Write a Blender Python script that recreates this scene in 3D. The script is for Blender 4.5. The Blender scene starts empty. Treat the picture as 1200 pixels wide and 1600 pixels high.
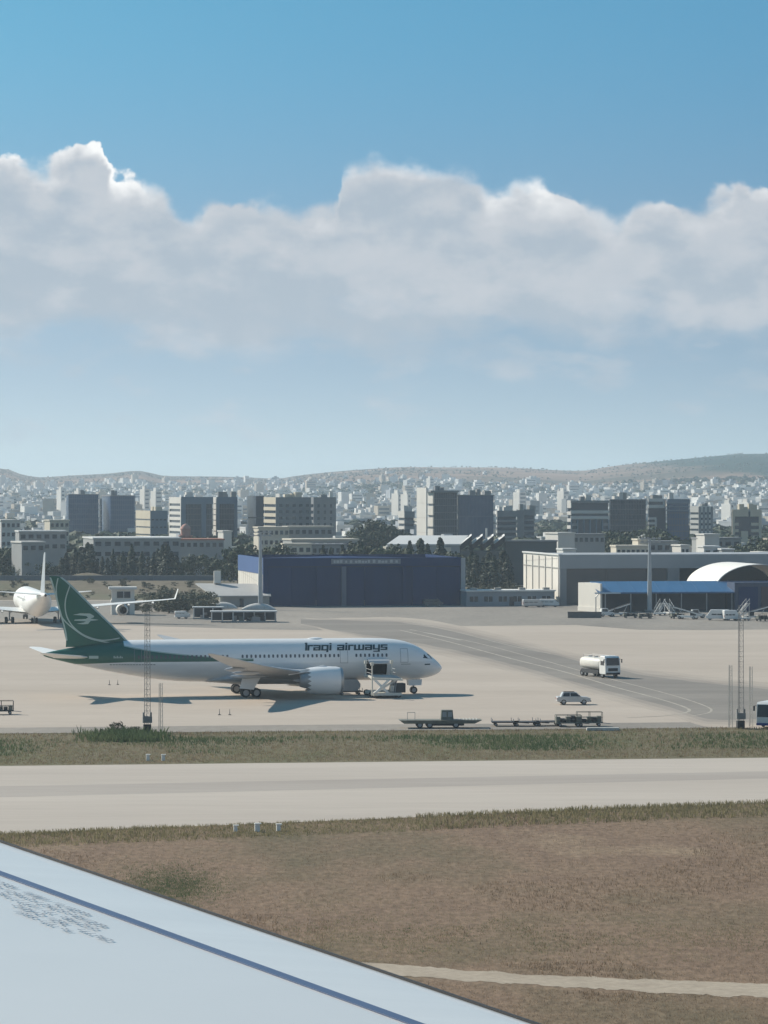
import bpy, bmesh, math, random
from mathutils import Vector, Matrix, noise

# ---------------------------------------------------------------- camera, sky, sun, exposure
SC = bpy.context.scene
COL = SC.collection
R = math.radians
EYE = 29.1            # metres of the camera above the apron
FPX = 5350.0          # focal length in photo pixels (1200 x 1600)
HOR = 765.0           # photo row of the horizon
SUN_ELEV = 35.0
SUN_AZ = -52.0        # azimuth of the sun, clockwise from the view direction (+y): behind and to the left

cam_data = bpy.data.cameras.new('camera')
cam = bpy.data.objects.new('camera', cam_data)
COL.objects.link(cam)
cam.location = (0, 0, EYE)
cam.rotation_euler = (R(90), 0, 0)
cam_data.sensor_fit = 'VERTICAL'
cam_data.sensor_height = 36.0
cam_data.sensor_width = 27.0
cam_data.lens = FPX * 36.0 / 1600.0
cam_data.shift_y = -(800.0 - HOR) / 1600.0
cam_data.clip_start = 0.2
cam_data.clip_end = 60000
SC.camera = cam

SC.view_settings.view_transform = 'Standard'
SC.view_settings.look = 'None'
SC.view_settings.gamma = 1.0
SC.view_settings.use_curve_mapping = False
SC.view_settings.exposure = 0.92
SC.render.engine = 'CYCLES'
SC.cycles.use_denoising = True
SC.cycles.max_bounces = 4
SC.cycles.volume_bounces = 1
SC.cycles.transparent_max_bounces = 8

world = bpy.data.worlds.new('World')
SC.world = world
world.use_nodes = True
def build_world():
    nt = world.node_tree
    nt.nodes.clear()
    N = lambda t: nt.nodes.new(t)
    L = nt.links.new
    def val(v):
        n = N('ShaderNodeValue'); n.outputs[0].default_value = v; return n.outputs[0]
    def m(op, a, b=None, c=None, clamp=False):
        n = N('ShaderNodeMath'); n.operation = op; n.use_clamp = clamp
        for i, s in enumerate((a, b, c)):
            if s is None: continue
            if isinstance(s, (int, float)): n.inputs[i].default_value = s
            else: L(s, n.inputs[i])
        return n.outputs[0]
    def smooth(x, a, b, lo=0.0, hi=1.0):
        n = N('ShaderNodeMapRange'); n.interpolation_type = 'SMOOTHERSTEP'
        L(x, n.inputs[0])
        for i, s in ((1, a), (2, b), (3, lo), (4, hi)):
            if isinstance(s, (int, float)): n.inputs[i].default_value = s
            else: L(s, n.inputs[i])
        return n.outputs[0]
    tc = N('ShaderNodeTexCoord')
    sep = N('ShaderNodeSeparateXYZ'); L(tc.outputs['Generated'], sep.inputs[0])
    X, Y, Z = sep.outputs
    hyp = m('SQRT', m('ADD', m('MULTIPLY', X, X), m('MULTIPLY', Y, Y)))
    az = m('ARCTAN2', X, Y)                       # 0 straight ahead
    el = m('DIVIDE', Z, m('MAXIMUM', hyp, 1e-4))  # tangent of the elevation
    # --- clear sky: nishita, looked up a little higher so that the low band keeps its blue
    lift = N('ShaderNodeCombineXYZ')
    L(X, lift.inputs[0]); L(Y, lift.inputs[1]); L(m('ADD', m('MULTIPLY', m('MAXIMUM', Z, 0.0), 6.0), 0.09), lift.inputs[2])
    nrm = N('ShaderNodeVectorMath'); nrm.operation = 'NORMALIZE'; L(lift.outputs[0], nrm.inputs[0])
    sky = N('ShaderNodeTexSky'); sky.sky_type = 'NISHITA'; sky.sun_disc = False
    sky.sun_elevation = R(SUN_ELEV); sky.sun_rotation = R(SUN_AZ)
    sky.altitude = 30; sky.air_density = 1.0; sky.dust_density = 1.6; sky.ozone_density = 1.2
    L(nrm.outputs[0], sky.inputs[0])
    bg = N('ShaderNodeBackground'); tint = N('ShaderNodeVectorMath'); tint.operation = 'MULTIPLY'; L(sky.outputs[0], tint.inputs[0]); tg = N('ShaderNodeMix'); tg.data_type = 'RGBA'; L(smooth(el, 0.0, 0.17), tg.inputs[0]); tg.inputs[6].default_value = (0.74, 0.745, 0.665, 1); tg.inputs[7].default_value = (0.36, 0.95, 1.00, 1); L(tg.outputs[2], tint.inputs[1])
    L(tint.outputs[0], bg.inputs[0]); bg.inputs[1].default_value = 0.078
    # --- cloud coordinates: a cylinder round the viewer, no seam
    cyl = N('ShaderNodeCombineXYZ')
    L(m('SINE', az), cyl.inputs[0]); L(m('COSINE', az), cyl.inputs[1]); L(el, cyl.inputs[2])
    def noise(scale, detail=4.0, rough=0.5, zs=1.0, off=0.0, dist=0.0):
        mp = N('ShaderNodeMapping'); L(cyl.outputs[0], mp.inputs[0])
        mp.inputs[1].default_value = (off, off * 0.7, off * 1.3)
        mp.inputs[3].default_value = (scale, scale, scale * zs)
        n = N('ShaderNodeTexNoise'); L(mp.outputs[0], n.inputs[0])
        n.inputs['Scale'].default_value = 1.0; n.inputs['Detail'].default_value = detail
        n.inputs['Roughness'].default_value = rough; n.inputs['Distortion'].default_value = dist
        return m('SUBTRACT', n.outputs[0], 0.5)
    # --- top outline of the cumulus bank
    tops = [(-60, 262), (0, 250), (55, 256), (105, 240), (140, 227), (165, 252), (190, 282), (235, 286), (270, 312), (297, 334), (340, 318), (420, 316),
            (490, 318), (522, 312), (534, 266), (560, 254), (600, 247), (650, 249), (690, 264), (730, 264), (775, 292), (830, 281), (870, 304), (915, 318),
            (965, 338), (1000, 312), (1040, 312), (1075, 326), (1110, 302), (1150, 292), (1185, 304), (1260, 300)]
    fc = N('ShaderNodeFloatCurve')
    lo, hi = -60.0, 1260.0
    cu = fc.mapping.curves[0]
    pts = [((px - lo) / (hi - lo), (360.0 - py) / 160.0) for px, py in tops]
    cu.points[0].location = pts[0]; cu.points[1].location = pts[-1]
    for p in pts[1:-1]: cu.points.new(*p)
    fc.mapping.update()
    t = m('ADD', m('MULTIPLY', az, FPX), 600.0)
    tw = m('ADD', t, m('MULTIPLY', noise(150, 4, 0.55), 26.0))
    L(m('DIVIDE', m('SUBTRACT', tw, lo), hi - lo), fc.inputs[1])
    topy = m('SUBTRACT', 360.0, m('MULTIPLY', fc.outputs[0], 160.0))
    row = m('SUBTRACT', HOR, m('MULTIPLY', el, FPX))
    puff = m('ADD', m('MULTIPLY', noise(75, 4, 0.55, 1.2), 38.0), m('MULTIPLY', noise(330, 4, 0.55), 10.0))
    def billow(scale, zs, off):
        mp = N('ShaderNodeMapping'); L(cyl.outputs[0], mp.inputs[0]); mp.inputs[1].default_value = (off, off, off); mp.inputs[3].default_value = (scale, scale, scale * zs)
        wv = N('ShaderNodeVectorMath'); wv.operation = 'ADD'; L(mp.outputs[0], wv.inputs[0])
        nz = N('ShaderNodeTexNoise'); L(mp.outputs[0], nz.inputs[0]); nz.inputs['Scale'].default_value = 1.3; nz.inputs['Detail'].default_value = 2
        sc = N('ShaderNodeVectorMath'); sc.operation = 'SCALE'; L(nz.outputs[1], sc.inputs[0]); sc.inputs['Scale'].default_value = .9; L(sc.outputs[0], wv.inputs[1])
        v = N('ShaderNodeTexVoronoi'); v.feature = 'F1'; v.inputs['Scale'].default_value = 1.0; L(wv.outputs[0], v.inputs['Vector'])
        return m('SUBTRACT', 0.5, v.outputs['Distance'])
    bil1 = billow(95, 1.15, 1.0); bil2 = m('MULTIPLY', noise(300, 3, 0.5, 1.0, 6.0), 1.6)
    puff = m('ADD', puff, m('ADD', m('MULTIPLY', bil1, 26.0), m('MULTIPLY', bil2, 9.0)))
    depth = m('ADD', m('ADD', m('SUBTRACT', row, topy), 9.0), puff)          # >0 inside the bank, in rows
    soft = smooth(noise(28, 2, 0.5, 1.0, 3.0), -0.08, 0.10, 9.0, 42.0)
    edge = smooth(depth, 0.0, soft)
    body = smooth(m('ADD', row, m('MULTIPLY', noise(34, 5, 0.55, 2.2, 7.0), 230.0)), 475.0, 585.0, 1.0, 0.0)
    wisps = m('MULTIPLY', smooth(noise(30, 5, 0.55, 2.6, 11.0), 0.02, 0.22),
              m('MULTIPLY', smooth(row, 480.0, 560.0), 0.62))
    mask = m('MAXIMUM', m('MULTIPLY', edge, m('MULTIPLY', body, 0.95)), m('MULTIPLY', edge, wisps), clamp=True)
    # --- sunlit crests, duller body
    crest = m('MULTIPLY', smooth(depth, 4.0, m('MAXIMUM', m('ADD', 66.0, m('MULTIPLY', noise(55, 3, 0.5, 1.3, 5.0), 190.0)), 30.0), 1.0, 0.0),
              m('MULTIPLY', smooth(topy, 326.0, 268.0, 0.45, 1.0), smooth(noise(60, 3, 0.5, 1.0, 9.0), -0.2, 0.0, 0.7, 1.0)))
    lump = smooth(m('ADD', noise(58, 5, 0.55, 1.7, 2.0), m('MULTIPLY', noise(20, 3, 0.5, 2.4, 4.0), 0.8)), -0.16, 0.22)
    shade = m('ADD', m('ADD', m('MULTIPLY', crest, 0.74), m('MULTIPLY', lump, 0.36)), m('ADD', m('MULTIPLY', bil1, 0.17), m('MULTIPLY', bil2, 0.10)), clamp=True)
    ramp = N('ShaderNodeValToRGB'); L(shade, ramp.inputs[0])
    e = ramp.color_ramp.elements
    e[0].position = 0.0; e[0].color = (0.300, 0.345, 0.395, 1)
    e[1].position = 1.0; e[1].color = (0.74, 0.735, 0.72, 1)
    k = e.new(0.40); k.color = (0.405, 0.422, 0.450, 1)
    k = e.new(0.70); k.color = (0.535, 0.540, 0.550, 1)
    cb = N('ShaderNodeBackground'); L(ramp.outputs[0], cb.inputs[0]); cb.inputs[1].default_value = 0.76
    mx = N('ShaderNodeMixShader')
    L(mask, mx.inputs[0]); L(bg.outputs[0], mx.inputs[1]); L(cb.outputs[0], mx.inputs[2])
    out = N('ShaderNodeOutputWorld'); L(mx.outputs[0], out.inputs[0])
build_world()
world.cycles.sampling_method = 'MANUAL'
world.cycles.sample_map_resolution = 1024

sun_data = bpy.data.lights.new('sun', 'SUN')
sun_data.energy = 3.2
sun_data.angle = R(0.5)
sun_data.color = (1.0, 0.92, 0.80)
sun = bpy.data.objects.new('sun', sun_data)
COL.objects.link(sun)
_d = Vector((math.sin(R(SUN_AZ)) * math.cos(R(SUN_ELEV)), math.cos(R(SUN_AZ)) * math.cos(R(SUN_ELEV)), math.sin(R(SUN_ELEV))))
sun.rotation_euler = _d.to_track_quat('Z', 'Y').to_euler()
# ---------------------------------------------------------------- helpers
def gp(px, py, z=0.0):
    """ground point (or point at height z) seen at a photo pixel"""
    D = FPX * (EYE - z) / (py - HOR)
    return Vector(((px - 600.0) / FPX * D, D, z))
def xd(px, D):                 # lateral position of a photo column at distance D
    return (px - 600.0) / FPX * D
def zd(py, D):                 # height of a photo row at distance D
    return EYE - (py - HOR) / FPX * D

MATS = {}
def mat(name, col, rough=0.6, var=0.12, scale=0.6, metal=0.0, fine=None, bump=0.0, spec=0.4, coord='Object', streak=None, coat=0.0):
    """principled paint with two octaves of tonal wear"""
    if name in MATS: return MATS[name]
    mt = bpy.data.materials.new(name); mt.use_nodes = True
    nt = mt.node_tree; b = nt.nodes['Principled BSDF']
    b.inputs['Roughness'].default_value = rough; b.inputs['Metallic'].default_value = metal
    b.inputs['Specular IOR Level'].default_value = spec
    b.inputs['Coat Weight'].default_value = coat
    tc = nt.nodes.new('ShaderNodeTexCoord')
    n1 = nt.nodes.new('ShaderNodeTexNoise'); n1.inputs['Scale'].default_value = scale; n1.inputs['Detail'].default_value = 6; n1.inputs['Roughness'].default_value = 0.62
    src = tc.outputs[coord]
    if streak:
        mp = nt.nodes.new('ShaderNodeMapping'); mp.inputs[3].default_value = streak
        nt.links.new(src, mp.inputs[0]); src = mp.outputs[0]
    nt.links.new(src, n1.inputs[0])
    mr = nt.nodes.new('ShaderNodeMapRange'); mr.inputs[1].default_value = 0.25; mr.inputs[2].default_value = 0.75
    mr.inputs[3].default_value = 1.0 - var; mr.inputs[4].default_value = 1.0 + var
    nt.links.new(n1.outputs[0], mr.inputs[0])
    mul = nt.nodes.new('ShaderNodeVectorMath'); mul.operation = 'SCALE'; mul.inputs[0].default_value = col[:3]
    nt.links.new(mr.outputs[0], mul.inputs['Scale'])
    nt.links.new(mul.outputs[0], b.inputs['Base Color'])
    if bump:
        bp = nt.nodes.new('ShaderNodeBump'); bp.inputs['Strength'].default_value = bump; bp.inputs['Distance'].default_value = 0.05
        n2 = nt.nodes.new('ShaderNodeTexNoise'); n2.inputs['Scale'].default_value = fine or scale * 8; n2.inputs['Detail'].default_value = 4
        nt.links.new(tc.outputs[coord], n2.inputs[0]); nt.links.new(n2.outputs[0], bp.inputs['Height']); nt.links.new(bp.outputs[0], b.inputs['Normal'])
    MATS[name] = mt
    return mt

class MB:
    """collects vertices and faces, then links them as ONE mesh object"""
    def __init__(s): s.v = []; s.f = []
    def poly(s, pts):
        i = len(s.v); s.v += [tuple(p) for p in pts]; s.f.append(tuple(range(i, i + len(pts)))); return s
    def box(s, x0, y0, z0, x1, y1, z1, M=None):
        i = len(s.v)
        P = [(x0, y0, z0), (x1, y0, z0), (x1, y1, z0), (x0, y1, z0), (x0, y0, z1), (x1, y0, z1), (x1, y1, z1), (x0, y1, z1)]
        if M is not None: P = [tuple(M @ Vector(p)) for p in P]
        s.v += P
        s.f += [(i, i + 3, i + 2, i + 1), (i + 4, i + 5, i + 6, i + 7), (i, i + 1, i + 5, i + 4), (i + 1, i + 2, i + 6, i + 5), (i + 2, i + 3, i + 7, i + 6), (i + 3, i, i + 4, i + 7)]
        return s
    def prism(s, pts, a, b, axis=1):
        """extrude a 2-D outline between a and b along an axis (outline gives the other two coordinates in order)"""
        def P(p, q):
            c = list(p); c.insert(axis, q); return tuple(c)
        i = len(s.v); n = len(pts)
        s.v += [P(p, a) for p in pts] + [P(p, b) for p in pts]
        s.f.append(tuple(range(i, i + n))); s.f.append(tuple(range(i + 2 * n - 1, i + n - 1, -1)))
        for k in range(n):
            j = (k + 1) % n; s.f.append((i + j, i + k, i + n + k, i + n + j))
        return s
    def rings(s, rings, cap0=True, cap1=True, closed=True, skip=None):
        i = len(s.v); n = len(rings[0])
        for r in rings: s.v += [tuple(p) for p in r]
        for a in range(len(rings) - 1):
            for k in range(n if closed else n - 1):
                if skip and skip(a, k): continue
                j = (k + 1) % n
                s.f.append((i + a * n + k, i + a * n + j, i + (a + 1) * n + j, i + (a + 1) * n + k))
        if cap0: s.f.append(tuple(range(i + n - 1, i - 1, -1)))
        if cap1: s.f.append(tuple(range(i + (len(rings) - 1) * n, i + len(rings) * n)))
        return s
    def tube(s, p, q, r, r2=None, n=8):
        p = Vector(p); q = Vector(q); d = (q - p)
        if d.length < 1e-6: return s
        d.normalize(); u = d.orthogonal().normalized(); w = d.cross(u)
        r2 = r if r2 is None else r2
        A = [p + (u * math.cos(t) + w * math.sin(t)) * r for t in [2 * math.pi * k / n for k in range(n)]]
        B = [q + (u * math.cos(t) + w * math.sin(t)) * r2 for t in [2 * math.pi * k / n for k in range(n)]]
        return s.rings([A, B])
    def lathe(s, prof, c=(0, 0, 0), axis='x', n=24, caps=False):
        """prof: (along, radius)"""
        rs = []
        for a, r in prof:
            ring = []
            for k in range(n):
                t = 2 * math.pi * k / n; y, z = r * math.cos(t), r * math.sin(t)
                p = {'x': (a, y, z), 'y': (y, a, z), 'z': (y, z, a)}[axis]
                ring.append((c[0] + p[0], c[1] + p[1], c[2] + p[2]))
            rs.append(ring)
        return s.rings(rs, caps, caps)
    def mesh(s, name, m, smooth=False, angle=None):
        me = bpy.data.meshes.new(name)
        me.from_pydata(s.v, [], s.f)
        bm = bmesh.new(); bm.from_mesh(me); bmesh.ops.recalc_face_normals(bm, faces=bm.faces); bm.to_mesh(me); bm.free()
        if m is not None: me.materials.append(m)
        if smooth:
            me.polygons.foreach_set('use_smooth', [True] * len(me.polygons))
            if angle: me.set_sharp_from_angle(angle=R(angle))
        me.update()
        return me
    def build(s, name, m, parent=None, smooth=False, angle=None, loc=None):
        return link(name, s.mesh(name, m, smooth, angle), parent, loc)

def link(name, me, parent=None, loc=None, rz=0.0):
    o = bpy.data.objects.new(name, me); COL.objects.link(o)
    if parent is not None: o.parent = parent
    if loc is not None: o.location = loc
    if rz: o.rotation_euler = (0, 0, rz)
    return o
def tag(o, label, cat, group=None):
    o['label'] = label; o['category'] = cat
    if group: o['group'] = group
    return o
def thing(name, label, cat, loc=(0, 0, 0), rz=0.0, group=None):
    o = bpy.data.objects.new(name, None); COL.objects.link(o)
    o.empty_display_size = 0.5
    o.location = loc; o.rotation_euler = (0, 0, rz)
    return tag(o, label, cat, group)
def structure(name, mb, m, smooth=False):
    o = mb.build(name, m, None, smooth); o['kind'] = 'structure'; return o
def copy_tree(o, parent=None):
    c = o.copy(); COL.objects.link(c)
    if parent is not None: c.parent = parent
    for ch in [x for x in COL.objects if x.parent is o]: copy_tree(ch, c)
    return c
def lerp(a, b, t): return a + (b - a) * t
def interp(tab, x):
    """piecewise smooth (monotone-ish hermite) table lookup, tab rows (x, a, b, ...)"""
    if x <= tab[0][0]: return tab[0][1:]
    if x >= tab[-1][0]: return tab[-1][1:]
    for i in range(len(tab) - 1):
        if tab[i][0] <= x <= tab[i + 1][0]: break
    p1, p2 = tab[i], tab[i + 1]
    p0 = tab[i - 1] if i else p1; p3 = tab[i + 2] if i + 2 < len(tab) else p2
    h = p2[0] - p1[0]; t = (x - p1[0]) / h
    out = []
    for k in range(1, len(p1)):
        d = (p2[k] - p1[k]) / h
        def slope(a, b, c):
            if b[0] == a[0]: return (c[k] - b[k]) / (c[0] - b[0])
            if c[0] == b[0]: return (b[k] - a[k]) / (b[0] - a[0])
            s1 = (b[k] - a[k]) / (b[0] - a[0]); s2 = (c[k] - b[k]) / (c[0] - b[0])
            return 0.0 if s1 * s2 <= 0 else 2 * s1 * s2 / (s1 + s2)
        m1 = slope(p0, p1, p2) if i else d * 1.3; m2 = slope(p1, p2, p3)
        t2, t3 = t * t, t * t * t
        out.append((2 * t3 - 3 * t2 + 1) * p1[k] + (t3 - 2 * t2 + t) * h * m1 + (-2 * t3 + 3 * t2) * p2[k] + (t3 - t2) * h * m2)
    return tuple(out)
# ---------------------------------------------------------------- ground, field, taxiway, apron
def ground_mat(name, stops, scale=0.05, stretch=(1, 1, 1), rough=0.95, fine=1.2, fine_amt=0.25, bump=0.3, mix2=None):
    """ramp of real ground colours over large noise, with fine speckle"""
    mt = bpy.data.materials.new(name); mt.use_nodes = True
    nt = mt.node_tree; b = nt.nodes['Principled BSDF']; b.inputs['Roughness'].default_value = rough; b.inputs['Specular IOR Level'].default_value = 0.15
    L = nt.links.new
    tc = nt.nodes.new('ShaderNodeTexCoord')
    mp = nt.nodes.new('ShaderNodeMapping'); mp.inputs[3].default_value = stretch; L(tc.outputs['Object'], mp.inputs[0])
    n1 = nt.nodes.new('ShaderNodeTexNoise'); n1.inputs['Scale'].default_value = scale; n1.inputs['Detail'].default_value = 7; n1.inputs['Roughness'].default_value = 0.6
    L(mp.outputs[0], n1.inputs[0])
    rp = nt.nodes.new('ShaderNodeValToRGB'); L(n1.outputs[0], rp.inputs[0])
    e = rp.color_ramp.elements
    e[0].position, e[0].color = stops[0][0], (*stops[0][1], 1)
    e[1].position, e[1].color = stops[-1][0], (*stops[-1][1], 1)
    for p, c in stops[1:-1]:
        k = e.new(p); k.color = (*c, 1)
    n2 = nt.nodes.new('ShaderNodeTexNoise'); n2.inputs['Scale'].default_value = fine; n2.inputs['Detail'].default_value = 5; n2.inputs['Roughness'].default_value = 0.7
    L(mp.outputs[0], n2.inputs[0])
    mr = nt.nodes.new('ShaderNodeMapRange'); mr.inputs[1].default_value = 0.3; mr.inputs[2].default_value = 0.7
    mr.inputs[3].default_value = 1 - fine_amt; mr.inputs[4].default_value = 1 + fine_amt; L(n2.outputs[0], mr.inputs[0])
    sc = nt.nodes.new('ShaderNodeVectorMath'); sc.operation = 'SCALE'; L(rp.outputs[0], sc.inputs[0]); L(mr.outputs[0], sc.inputs['Scale'])
    L(sc.outputs[0], b.inputs['Base Color'])
    if bump:
        bp = nt.nodes.new('ShaderNodeBump'); bp.inputs['Strength'].default_value = bump; bp.inputs['Distance'].default_value = 0.2
        L(n2.outputs[0], bp.inputs['Height']); L(bp.outputs[0], b.inputs['Normal'])
    MATS[name] = mt
    return mt

M_EARTH = ground_mat('earth', [(0.3, (0.10, 0.09, 0.06)), (0.5, (0.15, 0.125, 0.09)), (0.7, (0.10, 0.11, 0.06))], 0.01, fine=0.3)
M_FIELD = ground_mat('dry_field', [(0.30, (0.107, 0.092, 0.055)), (0.40, (0.152, 0.115, 0.074)), (0.50, (0.198, 0.138, 0.094)), (0.58, (0.178, 0.122, 0.085)), (0.66, (0.240, 0.176, 0.119)), (0.74, (0.156, 0.127, 0.076))], 0.045, (1, 0.45, 1), fine=1.6, fine_amt=0.36, bump=0.6)
M_VERGE = ground_mat('verge_soil', [(0.3, (0.115, 0.105, 0.062)), (0.5, (0.145, 0.125, 0.078)), (0.7, (0.105, 0.110, 0.058))], 0.09, (1, 0.4, 1), fine=1.4, fine_amt=0.3, bump=0.5)
M_TAXI = ground_mat('taxiway_concrete', [(0.3, (0.385, 0.338, 0.295)), (0.5, (0.42, 0.372, 0.325)), (0.7, (0.45, 0.40, 0.35))], 0.03, (.2, 1.6, 1), fine=0.35, fine_amt=0.06, bump=0.0, rough=0.85)
M_TAXI2 = ground_mat('taxiway_worn', [(0.3, (0.325, 0.288, 0.256)), (0.5, (0.35, 0.312, 0.278)), (0.7, (0.375, 0.335, 0.298))], 0.03, (.2, 1.6, 1), fine=0.35, fine_amt=0.07, bump=0.0, rough=0.85)
M_APRON = ground_mat('apron_concrete', [(0.3, (0.375, 0.318, 0.266)), (0.5, (0.41, 0.352, 0.297)), (0.7, (0.44, 0.38, 0.322))], 0.03, (.35, 1.6, 1), fine=0.5, fine_amt=0.07, bump=0.0, rough=0.85)
M_ASPH = ground_mat('asphalt', [(0.3, (0.165, 0.153, 0.142)), (0.5, (0.20, 0.187, 0.172)), (0.7, (0.25, 0.232, 0.21))], 0.03, (1, 0.4, 1), fine=0.8, fine_amt=0.1, bump=0.0, rough=0.9)
M_ASPH2 = ground_mat('worn_asphalt', [(0.3, (0.20, 0.183, 0.163)), (0.5, (0.245, 0.222, 0.195)), (0.7, (0.305, 0.272, 0.236))], 0.03, (1, 0.3, 1), fine=0.8, fine_amt=0.1, bump=0.0, rough=0.9)
M_SAND = ground_mat('track_sand', [(0.3, (0.30, 0.25, 0.195)), (0.5, (0.36, 0.305, 0.24)), (0.7, (0.25, 0.205, 0.16))], 0.15, fine=1.5, fine_amt=0.15, bump=0.2)
M_LINE = mat('line_paint', (0.33, 0.295, 0.245), 0.8, 0.3, 0.3)
M_WHITE_LINE = mat('white_line_paint', (0.36, 0.33, 0.285), 0.8, 0.3, 0.3)

def strip_between(far_pts, near_pts, z, n=60):
    """a sheet between two polylines given as photo pixels on the ground"""
    def samp(pts, t):
        xs = [p[0] for p in pts]; x = lerp(xs[0], xs[-1], t)
        for a, b in zip(pts, pts[1:]):
            if a[0] <= x <= b[0]: return (x, lerp(a[1], b[1], (x - a[0]) / max(1e-6, b[0] - a[0])))
        return pts[-1]
    mb = MB(); A = []; B = []
    for k in range(n + 1):
        t = k / n
        p = gp(*samp(far_pts, t)); q = gp(*samp(near_pts, t)); p.z = z; q.z = z
        A.append(p); B.append(q)
    mb.rings([A, B], False, False, closed=False)
    return mb
def sheet(pts, z):
    mb = MB(); P = [gp(*p) for p in pts]
    for p in P: p.z = z
    mb.poly(P); return mb
def ribbon(pts, w, z, closed=False):
    """painted line of width w along photo pixels on the ground, smoothed"""
    P = []
    for i in range(len(pts) - 1):
        p0 = pts[max(0, i - 1)]; p1 = pts[i]; p2 = pts[i + 1]; p3 = pts[min(len(pts) - 1, i + 2)]
        G = [gp(*q) for q in (p0, p1, p2, p3)]
        for k in range(8):
            t = k / 8.0
            P.append(0.5 * ((2 * G[1]) + (G[2] - G[0]) * t + (2 * G[0] - 5 * G[1] + 4 * G[2] - G[3]) * t * t + (3 * G[1] - G[0] - 3 * G[2] + G[3]) * t ** 3))
    P.append(gp(*pts[-1]))
    A, B = [], []
    for i, p in enumerate(P):
        d = (P[min(i + 1, len(P) - 1)] - P[max(i - 1, 0)]); d.z = 0; d.normalize()
        s = Vector((-d.y, d.x, 0)) * w / 2
        a = p + s; b = p - s; a.z = b.z = z; A.append(a); B.append(b)
    return MB().rings([A, B], False, False, closed=False)

def frayed(pts, off, amp, seed, n=140):
    """same polyline with a worn, wandering edge"""
    out = []
    for k in range(n + 1):
        x = lerp(pts[0][0], pts[-1][0], k / n)
        y = pts[-1][1]
        for a, b in zip(pts, pts[1:]):
            if a[0] <= x <= b[0]: y = lerp(a[1], b[1], (x - a[0]) / (b[0] - a[0])); break
        t = min(1.0, (x - pts[0][0]) / 200.0)
        out.append((x, y + off * t + amp * noise.noise(Vector((x * .02, seed, 0))) + amp * .6 * noise.noise(Vector((x * .09, seed, 4)))))
    return out
g = MB().poly([(-14000, -800, 0), (14000, -800, 0), (14000, 16000, 0), (-14000, 16000, 0)])
structure('ground', g, M_EARTH)
fld = MB().poly([(-400, 40, 0.02), (400, 40, 0.02), (400, 330, 0.02), (-400, 330, 0.02)])
structure('dry_field', fld, M_FIELD)
TAX_FAR = [(-1800, 1213), (0, 1197.5), (600, 1191), (1200, 1184.5), (3000, 1168)]
TAX_NEAR = [(-1800, 1352), (0, 1304), (300, 1292), (600, 1280), (900, 1266), (1200, 1255), (3000, 1210)]
structure('verge', strip_between([(-1800, 1128), (600, 1128), (3000, 1120)], [(p[0], p[1] + 6) for p in TAX_FAR], 0.03), M_VERGE)
structure('taxiway', strip_between(TAX_FAR, TAX_NEAR, 0.045), M_TAXI)
def mid(t):
    return [(x, lerp(y, [q for q in TAX_NEAR if q[0] == x][0][1] if any(q[0] == x for q in TAX_NEAR) else 0, t)) for x, y in TAX_FAR]
structure('taxiway_wheel_lane', strip_between(mid(0.30), mid(0.46), 0.050), M_TAXI2)
APR_NEAR = [(-1800, 1152), (0, 1147), (500, 1143), (900, 1140), (1200, 1137), (3000, 1122)]
apr = strip_between([(-2500, 938), (600, 938), (3500, 938)], [(-2500, 1152), (0, 1147), (500, 1143), (900, 1140), (1200, 1137), (3500, 1120)], 0.06)
structure('apron', apr, M_APRON)
structure('apron_shoulder', strip_between([(-1800, 1143), (0, 1138), (500, 1133), (900, 1131), (1200, 1128), (3000, 1114)], APR_NEAR, 0.066), M_ASPH2)
# darker asphalt: the band along the buildings and the taxilane that sweeps to the right
structure('asphalt_strip', strip_between([(-2500, 939), (450, 939), (3500, 939)], [(-2500, 969), (0, 975), (60, 976), (240, 978), (330, 982), (480, 986), (700, 979), (900, 977), (1020, 986), (1200, 984), (3500, 980)], 0.066), M_ASPH2)
LANE_FAR = [(470, 968), (620, 972), (700, 985), (800, 1008), (900, 1033), (1000, 1055), (1100, 1068), (1200, 1078), (2400, 1110)]
LANE_NEAR = [(470, 975), (520, 985), (620, 1000), (700, 1014), (820, 1044), (940, 1078), (1040, 1104), (1100, 1124), (1200, 1126), (2400, 1150)]
def blend(a, b, t): return tuple(lerp(p, q, t) for p, q in zip(a, b))
_ap = [(0.375, 0.318, 0.266), (0.41, 0.352, 0.297), (0.44, 0.38, 0.322)]; _as = [(0.175, 0.158, 0.142), (0.21, 0.192, 0.172), (0.26, 0.237, 0.21)]
for k in range(4):
    t = (.16, .34, .62, 1.0)[k]
    mm = ground_mat('worn_lane_%d' % k, [(p, blend(a, b, t)) for p, a, b in zip((.3, .5, .7), _ap, _as)], 0.03, (.5, 1.5, 1), fine=0.8, fine_amt=0.08, bump=0, rough=.9)
    structure('asphalt_taxilane' if k == 3 else 'taxilane_margin', strip_between(frayed(LANE_FAR, (3 - k) * -3.6, 2.2, 1 + k), frayed(LANE_NEAR, (3 - k) * 4.2, 2.6, 9 + k), 0.067 + .003 * k, 200), mm)
TRACK_FAR = [(-600, 1470), (0, 1480), (400, 1494), (570, 1504), (800, 1522), (1000, 1531), (1200, 1538), (1800, 1550)]
TRACK_NEAR = [(-600, 1488), (0, 1500), (400, 1514), (620, 1525), (800, 1538), (1000, 1550), (1200, 1560), (1800, 1576)]
structure('dirt_track', strip_between(frayed(TRACK_FAR, 0, 3.2, 21, 400), frayed(TRACK_NEAR, 0, 4.5, 22, 400), 0.035, 400), M_SAND)
PL = bpy.data.objects['asphalt_taxilane']
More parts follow.
